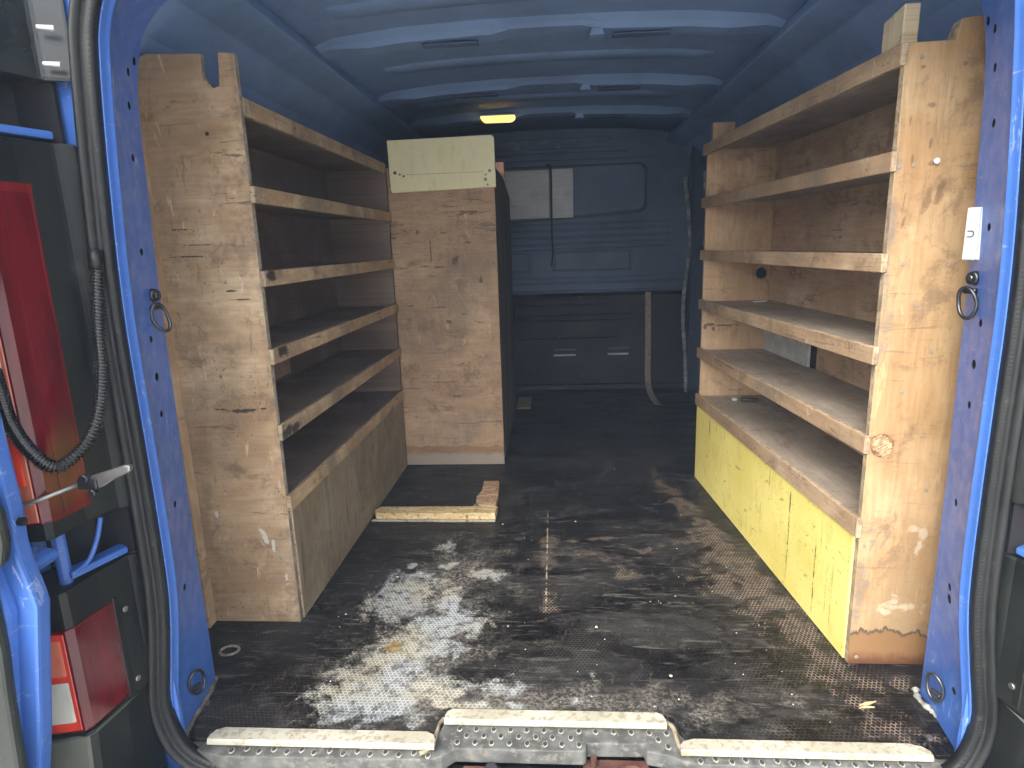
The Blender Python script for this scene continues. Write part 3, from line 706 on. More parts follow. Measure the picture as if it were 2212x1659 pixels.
# ---- wiring conduit (convoluted hose) looping from body to door
def at_y(px, py, y): # only used to note where the loop hangs; world points below
    pass
hp = [(-0.726, 0.965, 0.924), (-0.729, 0.957, 0.873), (-0.731, 0.948, 0.814), (-0.728, 0.936, 0.756), (-0.725, 0.916, 0.707), (-0.728, 0.895, 0.668), (-0.743, 0.872, 0.637), (-0.766, 0.85, 0.624), (-0.777, 0.825, 0.662), (-0.772, 0.8, 0.708), (-0.758, 0.78, 0.749), (-0.742, 0.76, 0.792)]
path = smoothpath([Vector(p) for p in hp], 26)
# resample at constant spacing so that the corrugations are even
rs = [path[0]]; step = .00135; carry = 0
for a, b in zip(path, path[1:]):
    L = (b-a).length; t = step-carry
    while t <= L: rs.append(a.lerp(b, t/L)); t += step
    carry = L-(t-step)
bm = BM(); tube(bm, rs, lambda i: (.0105 if (i % 4) in (0, 1) else .0076)*(1. if i > 20 else .75+.0125*i), 12)
VP('wiring_conduit', bm, simple('gloss_black_conduit', (.012, .013, .013), .22, var=.2, coat=.4, bumpk=.05), smooth=True)
bm = BM(); cyl(bm, (-.727, .966, .945), (0, -.2, -1), .011, .03, 16, .009); VP('conduit_grommet', bm, M['rub'], smooth=True)
# bright studs on the upper hinge
for z in (1.262, 1.213):
    bm = BM(); cyl(bm, (-.722, .955, z), (-.9, -.45, 0), .0042, .022, 12, .003); VP('hinge_stud', bm, simple('bright_zinc_stud', (.7, .7, .68), .35, metal=.4), bev=.001)
# check-strap rod
bm = BM(); tube(bm, [Vector((-.850, .80, .557)), Vector((-.738, .86, .592))], .0035, 10); o = VP('check_strap', bm, M['steel'], smooth=True)
bm = BM(); prism(bm, [(-.742, .588), (-.735, .600), (-.72, .604), (-.66, .622), (-.650, .622), (-.652, .612), (-.68, .600), (-.70, .588), (-.72, .582)], .857, .868, 'y'); link('strap_arm', bm, M['steel'], o, bev=.002)
bm = BM(); cyl(bm, (-.722, .86, .604), (0, -1, 0), .007, .012, 14); cyl(bm, (-.714, .86, .580), (0, -1, 0), .006, .010, 14); bx(bm, -.735, -.705, .852, .858, .586, .602); link('strap_rivet', bm, M['darksteel'], o, bev=.001)

# ---- left rear door, swung open: only its hinge edge is in view
dt = [(-.742, 1.30), (-.735, 1.05), (-.724, .855), (-.723, .746), (-.721, .67), (-.719, .61), (-.722, .565), (-.720, .535), (-.712, .493), (-.709, .470), (-.724, .391), (-.747, .267), (-.766, .186), (-.785, .10), (-.80, -.10), (-.84, -.22), (-1.55, -.22), (-1.55, 1.30)]
dt = [(x*1.0265, .93+(z-.93)*1.0265) if z > -.2 and x > -.85 else (x, z) for x, z in dt]
bm = BM(); prism(bm, dt, .735, .760, 'y'); door = VP('rear_door', bm, M['blue'], bev=.005, seg=2)
door['label'] = 'open left rear door edge in blue paint'
dt2 = [(x-.026, z) for x, z in dt[:13]]+[(-.87, -.19), (-1.52, -.19), (-1.52, 1.27)]
bm = BM(); prism(bm, dt2, .715, .736, 'y'); link('door_flange', bm, M['blue'], door, bev=.006, seg=2)
bm = BM(); prism(bm, [(-.76, 1.0), (-.740, .65), (-.7215, .611), (-.722, .571), (-.731, .542), (-.750, .526), (-.757, .483), (-.7585, .412), (-.766, .338), (-.775, .215), (-.79, .08), (-.82, -.15), (-1.5, -.15), (-1.5, 1.0)], .700, .716, 'y')
link('door_trim', bm, simple('scuffed_dark_door_trim', (.014, .017, .014), .45, var=.3, dirt=((.10, .12, .13, 1), .60), bumpk=.3), door, bev=.006, seg=2)
bm = BM(); prism(bm, [(-.79, .512), (-.765, .5115), (-.752, .508), (-.748, .501), (-.757, .490), (-.771, .484), (-.79, .482)], .760, .812, 'y'); link('door_hinge', bm, M['blue'], door, bev=.004, seg=2)
bm = BM(); cyl(bm, (-.741, .748, .582), (1, 0, 0), .006, .009, 12); link('rubber_stop', bm, M['rub'], door)

# ---- lashing rings on the pillars
def lash(side, y, z, tilt, flat=False):
    p = face_pt(side, y, z); nrm = Vector((-side, -.31, 0)).normalized(); al = Vector((0, 0, 1)); tg = nrm.cross(al)
    bm = BM()
    if not flat:
        cyl(bm, p, nrm, .013, .010, 20, .011); cyl(bm, p+nrm*.010, nrm, .006, .004, 6)
    q = p+Vector((0, 0, -.022 if not flat else -.012))
    cyl(bm, q-tg*.011+nrm*.007, tg, .0055, .022, 12)
    o = link('lashing_ring', bm, M['darksteel'], frame, bev=.0012)
    bm = BM(); ring = []
    for k in range(28):
        a = 2*math.pi*k/28; u = .017*math.cos(a)*(1.0 if not flat else 1.05); v = .026*math.sin(a)*(1 if not flat else 1.0)
        if not flat: c = q+Vector((0, 0, -.020))
        else: c = q+Vector((0, 0, .016))
        ring.append(c+tg*(u+tilt*v)+al*v+nrm*(.010+.15*abs(v)))
    tube(bm, ring, .0034, 8, True)
    for k in ():
        pass
    link('lashing_ring', bm, M['darksteel'], frame, smooth=True)
lash(-1, 1.127, .862, .25); lash(1, 1.130, .851, .15); lash(-1, 1.075, .072, .1, True); lash(1, 1.10, .068, .1, True)

# ---- bulkhead
YB = 4.0
bm = BM(); bx(bm, -.93, .93, YB, YB+.06, .625, 1.62); bulk = VP('bulkhead', bm, M['inner'] if False else simple('blue_grey_bulkhead', (.085, .122, .20), .55, coat=0, spec=.4, var=.2, vscale=3, dirt=((.075, .10, .15, 1), .6)), bev=0)
BKM = bulk.data.materials[0]
bm = BM(); prism(bm, [(YB+.035, -.01), (YB+.035, .60), (YB-.002, .628), (YB+.05, .64), (YB+.08, .64), (YB+.08, -.01)], -.93, .93, 'x'); low = VP('bulkhead_lower', bm, simple('black_bulkhead_board', (.006, .008, .013), .65, var=.3, vscale=4, dirt=((.035, .04, .05, 1), .6)))
def rib(x0, x1, z, h, d, y=YB, par=None, m=None, sag=0.):
    bm = BM(); rows = []
    for i in range(13):
        t = i/12; x = x0+(x1-x0)*t; e = 1 if 0 < i < 12 else .05; zz = z+sag*(1-t)
        rows.append([(x, y+.002, zz-h/2), (x, y-d*e*.8, zz-h*.28), (x, y-d*e, zz), (x, y-d*e*.8, zz+h*.28), (x, y+.002, zz+h/2)])
    grid(bm, rows); return link('pressed_rib', bm, m or BKM, par or bulk, smooth=True)
for z, h in ((1.052, .020), (1.018, .020), (.975, .022), (.935, .020), (.905, .012)): rib(-.80, .72, z, h, .012, sag=-.006)
rib(-.80, .35, 1.495, .012, .01); rib(-.80, .45, 1.465, .02, .014); rib(-.80, .60, 1.425, .02, .012); rib(-.8, .80, .705, .05, .010); rib(-.8, .78, .640, .014, .014)
for x0, x1 in ((-.01, .49), (-.62, -.14)):     # pressed rectangles
    bm = BM()
    for a in ((x0, x1, .875, .887), (x0, x1, .762, .774), (x0, x0+.022, .774, .875), (x1-.022, x1, .774, .875)): bx(bm, a[0], a[1], YB-.012, YB+.001, a[2], a[3])
    link('pressed_frame', bm, BKM, bulk, bev=.004)
# window-shaped pressing with rounded ends
def rpoly(x0, x1, z0l, z0r, z1, r, n=6):
    pts = [(x0, z0l)]
    for k in range(n+1):
        a = -math.pi/2+math.pi/2*k/n; pts.append((x1-r+r*math.cos(a), z0r+r+r*math.sin(a)))
    for k in range(n+1):
        a = math.pi/2*k/n; pts.append((x1-r+r*math.cos(a), z1-r+r*math.sin(a)))
    pts.append((x0, z1)); return pts
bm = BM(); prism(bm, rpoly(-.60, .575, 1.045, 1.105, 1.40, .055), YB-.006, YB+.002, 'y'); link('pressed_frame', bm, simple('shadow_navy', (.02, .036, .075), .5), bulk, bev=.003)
bm = BM(); prism(bm, rpoly(-.59, .558, 1.062, 1.122, 1.388, .045), YB-.012, YB-.005, 'y'); link('window_pressing', bm, simple('blue_grey_pressing', (.11, .155, .245), .55, coat=0, spec=.35, var=.15, vscale=3, dirt=((.09, .12, .18, 1), .62)), bulk, bev=.003)
# top rail with tabs
bm = BM(); prism(bm, [(-.60, 1.522), (.30, 1.522), (.33, 1.530), (.36, 1.53), (.36, 1.545), (-.60, 1.548)], YB-.03, YB-.02, 'y'); rail = link('top_rail', bm, simple('pale_blue_rail', (.10, .145, .24), .45, var=.25, vscale=20), bulk, bev=.002)
for x in (-.205, .035, -.45):
    bm = BM(); bx(bm, x-.018, x+.018, YB-.034, YB-.028, 1.495, 1.532); o = link('rail_tab', bm, rail.data.materials[0], bulk, bev=.002)
    cb = BM(); cyl(cb, (x, YB-.05, 1.512), (0, 1, 0), .009, .05, 12); bmesh.ops.translate(cb, verts=cb.verts, vec=Vector((0, 0, 0))); cut(o, cb)
for z, a, b in ((.588, -.80, .36), (.548, -.8, .34), (.480, -.8, .5), (.445, -.8, .5), (.33, -.8, .4)): rib(a, b, z, .014, .008, YB+.035, low, low.data.materials[0])
for (x, z, wd, mt) in ((.062, .222, .145, 'white'), (.408, .224, .135, 'white'), (.062, .258, .145, 'steel'), (.408, .262, .14, 'steel')):
    bm = BM(); bx(bm, x-wd/2, x+wd/2, YB+.022, YB+.04, z-.006, z+.006); link('lit_slot_strip', bm, simple('lit_vent_slot', (.42, .43, .42) if mt == 'white' else (.07, .075, .085), .5), low, bev=.004, seg=2)  # pale strips paint the light showing in the vent slots
bm = BM(); bx(bm, -.93, .93, YB-.01, YB+.04, -.012, .03); link('floor_flange', bm, low.data.materials[0], low, bev=.008, seg=2)
# cable down the bulkhead between the two white boards
bm = BM(); tube(bm, smoothpath([Vector((-.035, YB-.02, 1.40)), Vector((-.008, YB-.035, 1.385)), Vector((-.006, YB-.035, 1.20)), Vector((-.007, YB-.025, .98)), Vector((-.002, YB-.015, .90)), Vector((-.012, YB-.012, .80))], 6), .005, 8); VP('cable', bm, M['rub'], smooth=True)
# dome light
g = G('lit_amber_lamp'); P = g.obj; c = g.mix(g.mr(g.noise(P, 12, 2), .3, .7), (1., .50, .09, 1), (1., .72, .26, 1)); g.set(Base_Color=(.8, .6, .3, 1), Roughness=.3, Emission_Color=c, Emission_Strength=.62)
zr = 1.556
bm = BM(); prism(bm, [(-.358, zr+.016), (-.353, zr+.004), (-.336, zr-.006), (-.203, zr-.007), (-.188, zr+.002), (-.181, zr+.016)], 3.33, 3.40, 'y'); VP('courtesy_lamp', bm, g.m, bev=.006, seg=3, smooth=True)
bm = BM(); bx(bm, -.358, -.181, 3.332, 3.41, zr+.0165, zr+.024); VP('lamp_base', bm, M['inner'], bev=.004)
# right-hand sliding door edge trims
for pts, wd in (([(.765, 3.8, 1.285), (.775, 3.8, 1.18), (.796, 3.8, 1.0), (.793, 3.8, .80), (.775, 3.8, .64), (.772, 3.8, .45), (.790, 3.8, .25), (.80, 3.8, .02)], .02), ([(.862, 3.75, 1.31), (.868, 3.75, 1.15), (.880, 3.75, 1.05), (.872, 3.75, .90)], .016)):
    bm = BM(); ribbon(bm, smoothpath([Vector(p) for p in pts], 5), (.8, -.6, 0), wd, .012); VP('door_aperture_trim', bm, M['pale'])
bm = BM(); prism(bm, [(.80, 3.80), (.93, 3.72), (.93, 4.02), (.83, 4.02)], -.01, 1.50); VP('pillar_casing', bm, M['inner_dark'], bev=.01)
bm = BM(); bx(bm, .80, .90, 2.45, 3.72, 0, .05); VP('sliding_door_step', bm, M['inner_dark'], bev=.004)
bm = BM(); bx(bm, .885, .905, 2.45, 3.70, .05, 1.42); VP('sliding_door', bm, M['inner_dark'], bev=.004)
for z in (.4, .75, 1.05): 
    bm = BM(); bx(bm, .874, .886, 2.5, 3.65, z-.02, z+.02); VP('door_swage', bm, M['inner_dark'], bev=.005)
# wheel-arch boxes hidden by shelving
for side in (-1, 1):
    pass

# ================================================================= SHELVING
ZT = [1.265, 1.078, .893, .712, .528, .347]
LIPH = [.037, .036, .036, .036, .038, .040]
TAN = [(.36, .23, .125), (.50, .345, .20), (.60, .45, .29)]
ORANGE = [(.33, .195, .088), (.43, .28, .14), (.51, .36, .20)]
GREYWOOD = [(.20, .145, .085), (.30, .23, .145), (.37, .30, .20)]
DARKW = [(.15, .105, .075), (.23, .165, .12), (.28, .21, .16)]
def screws(par, pts, y, n, size=.0042, m=None):
    bm = BM(); cyl(bm, (0, 0, 0), n, size, .0008, 12); cyl(bm, Vector(n)*.0008, n, size*.45, .0004, 8)
    o0 = None
    for p in pts:
        if o0 is None:
            bmesh.ops.translate(bm, verts=bm.verts, vec=Vector(p)); o0 = link('screw', bm, m or M['edge_grey'], par, at=p)
        else:
            c = o0.copy(); C.objects.link(c); c.location = Vector(p)-origin(par)

# ---- left unit
LO = (-.78, 1.98, 0)
LU = empty('plywood_shelving_unit', LO, 'brown plywood shelving along the left side with a notched end panel and weathered kickboard', 'shelving')
def lextra(g, P, c, S):
    o = g.xyz(P)
    # long black scuff at waist height and scattered horizontal scratches
    b = g.blobs(P, [(-.755, .565, .04, .006), (-.73, .567, .02, .004), (-.80, .57, .02, .003), (-.70, .57, .01, .003), (-.83, .93, .05, .002), (-.80, .955, .04, .0015), (-.84, .99, .03, .002), (-.74, .85, .02, .003), (-.72, .83, .03, .002)], .6, 60, 5, 0, .5)
    c = g.mix(g.ma('MULTIPLY', b, .9), c, (.03, .024, .02, 1))
    d = g.blobs(P, [(-.79, .42, .05, .02), (-.72, .60, .06, .015), (-.77, .72, .08, .02), (-.88, .25, .05, .15), (-.70, .95, .04, .1), (-.85, .72, .05, .1)], .9, 20, 6, 0, .9)
    c = g.mix(g.ma('MULTIPLY', d, .45), c, (.13, .09, .06, 1))
    wv = g.blobs(P, [(-.735, .24, .008, .03, 20), (-.715, .215, .006, .02), (-.69, .12, .004, .02), (-.85, .30, .006, .01)], .7, 50, 4, .1, .5)
    c = g.mix(wv, c, (.55, .5, .42, 1))
    e = g.mr(o[0], -.685, -.668, 0, .5); c = g.mix(g.ma('MULTIPLY', e, g.mr(g.noise(P, 30, 4), .4, .6)), c, (.16, .13, .10, 1))
    return c
mL = ply('left_end_panel_ply', LO, 1, 'xz', 'u', TAN, .35, .9, .9, extra=lextra)
bm = BM()
prism(bm, [(-.915, 0), (-.668, 0), (-.668, 1.348), (-.703, 1.351), (-.708, 1.285), (-.722, 1.281), (-.744, 1.308), (-.741, 1.350), (-.86, 1.356), (-.93, 1.33)], 1.395, 1.413, 'y')
o = link('end_panel', bm, [mL, M['edge_grey']], LU, bev=.0015); edgeface(o, 1); o['label'] = 'tall end panel with a notch cut in its top edge'
lipm = ply('shelf_lip_ply', LO, 2, 'yz', 'u', TAN, .8, 1.1, 1.,
           extra=lambda g, P, c, S: g.mix(g.blobs(P, [(1.44, .70, .035, .02), (1.42, .505, .05, .02), (1.43, .88, .03, .02), (1.47, .50, .04, .015)], .5, 40, 5, 0, .5), c, (.045, .035, .028, 1)))
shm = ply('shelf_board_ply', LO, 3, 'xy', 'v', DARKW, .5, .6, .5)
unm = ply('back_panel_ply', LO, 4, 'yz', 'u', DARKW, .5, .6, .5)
FX = lambda y: -.664+.0049*(y-1.39)
for i, z in enumerate(ZT):
    ya, yb = 1.3955, 2.563
    bm = BM(); h = LIPH[i]
    prism(bm, [(FX(ya)-.004, 1.3935), (FX(ya)+.008, 1.3935), (FX(yb)+.008, yb), (FX(yb)-.004, yb)], z-h, z)
    if i: o = link('shelf_lip', bm, [lipm, M['edge']], LU, bev=.0015); edgeface(o, 0)
    else:
        bm.free(); bm = BM(); prism(bm, [(FX(ya)-.016, 1.4135), (FX(ya)-.003, 1.4135), (FX(yb)-.003, yb), (FX(yb)-.016, yb)], z-h, z); o = link('shelf_lip', bm, [lipm, M['edge']], LU, bev=.0015); edgeface(o, 0)
    bm = BM(); prism(bm, [(-.905, 1.4135), (FX(ya)-.0165 if not i else FX(ya)-.0045, 1.4135), (FX(yb)-.0165 if not i else FX(yb)-.0045, yb), (-.905, yb)], z-.020, z-.008)
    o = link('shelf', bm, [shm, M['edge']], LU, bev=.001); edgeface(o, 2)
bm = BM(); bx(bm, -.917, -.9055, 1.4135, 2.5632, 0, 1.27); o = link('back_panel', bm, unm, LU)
bm = BM(); bx(bm, -.9052, -.897, 1.72, 2.02, .535, .66); link('back_patch', bm, ply('patch_ply', LO, 5, 'yz', 'u', TAN, .5, .5, .5), LU)
bm = BM(); bx(bm, -.9052, -.9, 1.4137, 1.70, .535, .66); link('back_patch', bm, ply('patch_ply_dark', LO, 15, 'yz', 'u', [(.20, .12, .08), (.26, .17, .11), (.3, .2, .14)], .5, .5, .5), LU)
bm = BM(); bx(bm, -.917, -.662, 2.5635, 2.5685, 0, 1.26); link('end_panel', bm, unm, LU)
def kick(g, P, c, S):
    # rain-washed vertical streaks
    n = g.mr(g.noise(g.sc(S, (1, .16, 1)), 34, 5, .7, .6), .56, .70, 0, .85)
    c = g.mix(n, c, (.055, .042, .03, 1))
    n = g.mr(g.noise(g.sc(g.vm('ADD', S, (2, 0, 0)), (1, .05, 1)), 60, 4, .6, .5), .5, .7, 0, .5)
    return g.mix(n, c, (.30, .27, .20, 1))
bm = BM(); ya, yb = 1.4135, 2.563
prism(bm, [(FX(ya)-.012, ya), (FX(ya)+.000, ya), (FX(yb)+.0, yb), (FX(yb)-.012, yb)], 0.001, .3065)
o = link('kickboard', bm, [ply('weathered_kickboard', LO, 6, 'yz', 'v', GREYWOOD, .3, .6, .4, extra=kick), M['edge']], LU, bev=.001); edgeface(o, 0)
bm = BM(); bx(bm, -.915, -.892, 1.362, 1.3945, 0.001, 1.30); link('batten', bm, ply('batten_ply', LO, 7, 'yz', 'v', TAN, .3, .5, .5), LU, bev=.001)
screws(LU, [(-.789+.0, 1.3948, .435)]+[(x, 1.3948, z) for x, z in ((-.722, .185), (-.700, .18), (-.683, .165), (-.709, .117), (-.689, .115), (-.672, .08), (-.70, .037), (-.676, .02), (-.79, 1.03), (-.738, 1.04), (-.80, .87), (-.75, .87), (-.71, .885), (-.875, .70), (-.79, .72), (-.69, .37), (-.86, .42), (-.84, .2), (-.73, .47))], 1.394, (0, -1, 0))
bm = BM(); cyl(bm, (-.748, 1.3952, 1.19), (0, -1, 0), .0045, .0006, 12); link('screw', bm, M['darksteel'], LU)
bm = BM(); cyl(bm, (-.668+.003, 1.68, 1.246), (1, 0, 0), .0035, .006, 10); link('screw', bm, M['steel'], LU)

# ---- middle cabinet / tall unit
CO = (-.44, 3.0, 0)
CU = empty('plywood_cupboard', CO, 'tall closed plywood cupboard behind the left shelving, cream board screwed across its top', 'cupboard')
def cextra(g, P, c, S):
    o = g.xyz(P)
    zl = g.ma('ADD', .062, g.ma('MULTIPLY', g.noise(g.cxyz(o[0], 0., 0.), 18, 4, .6), .045))
    dd = g.ma('SUBTRACT', zl, o[1])
    c = g.mix(g.mr(dd, -.004, .002, 0, .6), c, (.23, .12, .06, 1)); 
    c = g.mix(g.mr(dd, .02, .045, 0, .75), c, (.33, .29, .24, 1))
    b = g.blobs(P, [(-.53, .86, .02, .003), (-.47, .855, .035, .006), (-.50, .82, .03, .002), (-.60, .70, .03, .004), (-.48, .69, .03, .004), (-.38, .66, .02, .004), (-.44, .63, .015, .01), (-.55, 1.0, .01, .015), (-.35, .95, .02, .006), (-.40, .88, .02, .02), (-.45, .99, .02, .004), (-.5, .92, .004, .06), (-.3, .8, .01, .02), (-.42, .31, .03, .003)], .8, 40, 5, 0, .6)
    c = g.mix(g.ma('MULTIPLY', b, .75), c, (.07, .05, .04, 1))
    return c
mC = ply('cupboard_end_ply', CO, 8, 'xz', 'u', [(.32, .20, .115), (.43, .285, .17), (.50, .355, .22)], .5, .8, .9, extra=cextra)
box('end_panel', (-.66, -.229, 2.569, 2.587, 0.001, 1.25), [mC, M['edge']], CU, bev=.0015); edgeface(C.objects[-1] if False else [x for x in CU.children if x.name.startswith('end_panel')][0], 1)
side_shade_ply = ply('shaded_cupboard_side_ply', CO, 9, 'yz', 'v', [(.09, .075, .065), (.13, .105, .09), (.16, .13, .11)], .5, .5, .4)  # side ply darkened in colour for the shade it stands in
bm = BM(); prism(bm, [(2.5875, .001), (3.50, .001), (3.50, 1.185), (3.08, 1.245), (2.5875, 1.25)], -.247, -.232, 'x'); o = link('side_panel', bm, [side_shade_ply, M['edge_grey']], CU, bev=.001); edgeface(o, 0)
bm = BM(); bx(bm, -.66, -.2475, 2.5875, 3.49, 1.10, 1.115); link('top_board', bm, side_shade_ply, CU)
bm = BM(); bx(bm, -.90, -.2475, 3.49, 3.50, .001, 1.17); link('end_panel', bm, side_shade_ply, CU)
bm = BM(); bx(bm, -.225, -.192, 2.60, 2.64, 1.20, 1.258); 
prism_v = [v for v in bm.verts if v.co.x < -.2 and v.co.z < 1.21]
for v in prism_v: v.co.z = 1.235
link('wood_block', bm, ply('pinkish_offcut', CO, 10, 'xz', 'v', [(.55, .32, .2), (.66, .42, .28), (.7, .47, .33)], 0, 0, .2), CU, bev=.001)
CREAM = ((.74, .69, .40, 1), (.80, .75, .47, 1))
def cream(g): pass
ym = yellow_mat('cream_painted_board', CO, CREAM, 'xz', None, .12)
bm = BM(); prism(bm, [(-.638, 1.152), (-.222, 1.160), (-.2235, 1.345), (-.233, 1.354), (-.646, 1.350), (-.644, 1.165)], 2.555, 2.5685, 'y')
o = link('cream_board', bm, [ym, M['edge']], CU, bev=.001)
for (x, z, r) in ((-.622, 1.228, .007), (-.603, 1.221, .004), (-.588, 1.214, .0045), (-.245, 1.222, .006), (-.260, 1.208, .004), (-.262, 1.190, .0065), (-.254, 1.17, .004)):
    bm = BM(); cyl(bm, (x, 2.5556, z), (0, -1, 0), r, .0012, 10); link('screw', bm, M['darksteel'], CU)  # dark discs drawn for small holes in the board
bm = BM(); bx(bm, -.58, -.27, 2.5544, 2.5551, 1.2185, 1.2198); link('pencil_line', bm, M['edge_grey'], CU)
# floor flap by the cupboard
bm = BM(); bx(bm, -.228, -.15, 3.50, 3.75, .001, .012); o = link('floor_board', bm, ply('board_scrap', (0, 0, 0), 11, 'xy', 'v', GREYWOOD, .4, .5, .5), None, at=(-.19, 3.62, 0), bev=.001)
tag(o, 'small flat scrap of board on the dark floor at the foot of the tall cupboard', 'board scrap')

# ---- right unit
RO = (.70, 1.82, 0)
RU = empty('plywood_shelving_unit', RO, 'golden plywood shelving unit along the right side with a yellow kickboard', 'shelving')
def rextra(g, P, c, S):
    o = g.xyz(P)
    # tide mark
    zl = g.ma('ADD', .035, g.ma('MULTIPLY', g.noise(g.cxyz(o[0], g.ma('MULTIPLY', o[1], .15), 0.), 26, 7, .75, .3), .085))
    dd = g.ma('SUBTRACT', zl, o[1])
    c = g.mix(g.ma('MULTIPLY', g.mr(o[1], .05, .5, .75, 0), g.mr(g.noise(g.sc(S, (1, .25, 1)), 16, 6, .7), .38, .6, .25, 1)), c, (.27, .19, .105, 1))
    c = g.mix(g.mr(dd, -.002, .003, 0, .8), c, (.20, .10, .04, 1))
    c = g.mix(g.ma('MULTIPLY', g.mr(g.ma('ABSOLUTE', dd), .001, .006, 1, 0), .9), c, (.05, .042, .036, 1))
    c = g.mix(g.ma('MULTIPLY', g.mr(g.ma('ADD', o[1], g.ma('MULTIPLY', g.noise(P, 50, 5), .03)), .018, .052, 1, 0), .85), c, (.085, .03, .014, 1))
    w = g.blobs(P, [(.764, .315, .013, .022), (.757, .282, .006, .03, -12), (.745, .325, .02, .008), (.725, .142, .05, .010), (.72, .155, .012, .025), (.70, .13, .02, .012)], .9, 45, 6, .0, .6)
    c = g.mix(g.ma('MULTIPLY', w, .6), c, (.50, .43, .32, 1))
    d = g.blobs(P, [(.645, .18, .012, .10), (.655, .20, .02, .02), (.68, .32, .003, .04, -35), (.69, .30, .003, .03, -30), (.665, .29, .003, .03, -20), (.64, .9, .01, .3), (.65, .75, .012, .05)], .8, 40, 5, 0, .8)
    c = g.mix(g.ma('MULTIPLY', d, .55), c, (.17, .15, .13, 1))
    # elongated dark knots
    k = g.blobs(P, [(.655, 1.13, .003, .012), (.665, 1.06, .0035, .014), (.695, 1.09, .004, .013, -8), (.70, 1.055, .008, .006), (.658, .99, .002, .03, -4), (.66, .95, .004, .015, -10), (.70, .99, .01, .03, -15), (.72, 1.0, .01, .03, -15), (.668, 1.22, .006, .004), (.74, 1.222, .005, .005), (.69, 1.155, .012, .007)], .5, 50, 4, 0, .6)
    c = g.mix(g.ma('MULTIPLY', k, .6), c, (.11, .065, .035, 1))
    return c
mR = ply('right_end_panel_ply', RO, 12, 'xz', 'v', ORANGE, .12, .35, .45, extra=rextra, rough=.5)
bm = BM()
prism(bm, [(.636, 0), (.90, 0), (.90, 1.30), (.775, 1.302), (.727, 1.297), (.720, 1.263), (.636, 1.262)], 1.259, 1.277, 'y')
o = link('end_panel', bm, [mR, M['edge']], RU, bev=.0015); edgeface(o, 1)
bm = BM(); prism(bm, [(.722, 1.2645), (.735, 1.300), (.90, 1.315), (.90, 1.2645)], 1.2775, 1.30, 'y'); link('end_panel', bm, [M['edge'], M['edge']], RU, bev=.001)
FR = lambda y: .636-.0731*(y-1.259)
BR = lambda y: .86-.055*(y-1.259)
lipr = ply('right_shelf_lip_ply', RO, 13, 'yz', 'u', [(.27, .175, .10), (.37, .255, .15), (.48, .35, .22)], .8, 1.1, 1.)
shr = ply('right_shelf_board_ply', RO, 14, 'xy', 'v', [(.24, .195, .15), (.33, .27, .21), (.40, .34, .27)], .5, .6, .5)
bkr = ply('right_back_ply', RO, 15, 'yz', 'u', [(.38, .245, .15), (.49, .34, .21), (.55, .41, .27)], .4, .7, .7)
mR2 = ply('right_far_panel_ply', RO, 16, 'xz', 'v', [(.38, .24, .125), (.48, .325, .19), (.54, .385, .24)], .2, .4, .5,
          extra=lambda g, P, c, S: g.mix(g.blobs(P, [(.585, .615, .03, .008), (.57, .61, .008, .015), (.60, .60, .008, .012), (.64, .612, .05, .003)], .6, 50, 4, 0, .5), c, (.12, .07, .045, 1)))
YE = 2.394
for i, z in enumerate(ZT):
    z = z-.003 if i == 0 else z
    ya, yb, h = 1.257, YE+.012, LIPH[i]+(.004 if i == 5 else 0)
    bm = BM(); prism(bm, [(FR(ya)-.009, ya), (FR(ya)+.0028, ya), (FR(yb)+.0028, yb), (FR(yb)-.009, yb)], z-h, z)
    o = link('shelf_lip', bm, [lipr, M['edge']], RU, bev=.0015); edgeface(o, 0)
    ya, yb = 1.2775, YE-.002
    bm = BM(); prism(bm, [(FR(ya)+.0032, ya), (BR(ya)-.001, ya), (BR(yb)-.001, yb), (FR(yb)+.0032, yb)], z-.020, z-.008 if i else z-.002)
    o = link('shelf', bm, [shr, M['edge']], RU, bev=.001); edgeface(o, 2)
# far end panel with round hole
bm = BM(); bx(bm, FR(YE)+.0035, BR(YE), YE-.0015, YE+.014, 0.001, 1.262); o = link('end_panel', bm, [mR2, M['edge_grey']], RU); edgeface(o, 1)
cb = BM(); cyl(cb, Vector((.768, YE-.03, .803))-origin(RU)*0, (0, 1, 0), .021, .06, 24); cut(o, cb)
bm = BM(); bx(bm, .573, .650, YE, YE+.018, 1.255, 1.334); link('corner_post', bm, mR2, RU, bev=.001)
bm = BM(); prism(bm, [(BR(1.278), 1.278), (BR(1.278)+.01, 1.278), (BR(2.39)+.01, 2.392), (BR(2.39), 2.392)], .001, 1.262); back = link('back_panel', bm, bkr, RU)
cb = BM()
for y, z, r in ((1.98, .915, .007), (1.90, .925, .005), (2.17, .745, .006), (1.63, .715, .008)):
    cyl(cb, (BR(y)-.02, y, z), (1, 0, 0), r, .05, 14)
cut(back, cb)
# white painted patch board behind the lower shelves + black strip painted as the dark opening beside it
bm = BM(); prism(bm, [(BR(2.385)-.012, 2.385), (BR(2.385)-.001, 2.385), (BR(2.02)-.001, 2.02), (BR(2.02)-.012, 2.02)], .350, .70)
link('back_patch', bm, simple('chipped_white_board', (.42, .44, .42), .6, var=.15, vscale=20, dirt=((.18, .18, .17, 1), .57)), RU, bev=.001)['label'] = 'chipped white back board'
bm = BM(); prism(bm, [(BR(2.02)-.004, 2.02), (BR(2.02)-.001, 2.02), (BR(1.985)-.001, 1.985), (BR(1.985)-.004, 1.985)], .350, .70); link('back_gap_shade', bm, M['dark_fill'], RU)
YEL = ((.64, .535, .135, 1), (.74, .64, .20, 1))
bm = BM(); ya, yb = 1.2775, YE+.010
prism(bm, [(FR(ya)-.002, 1.2775), (FR(ya)+.009, 1.2775), (FR(yb)+.009, yb), (FR(yb)-.002, yb)], .001, .3025)
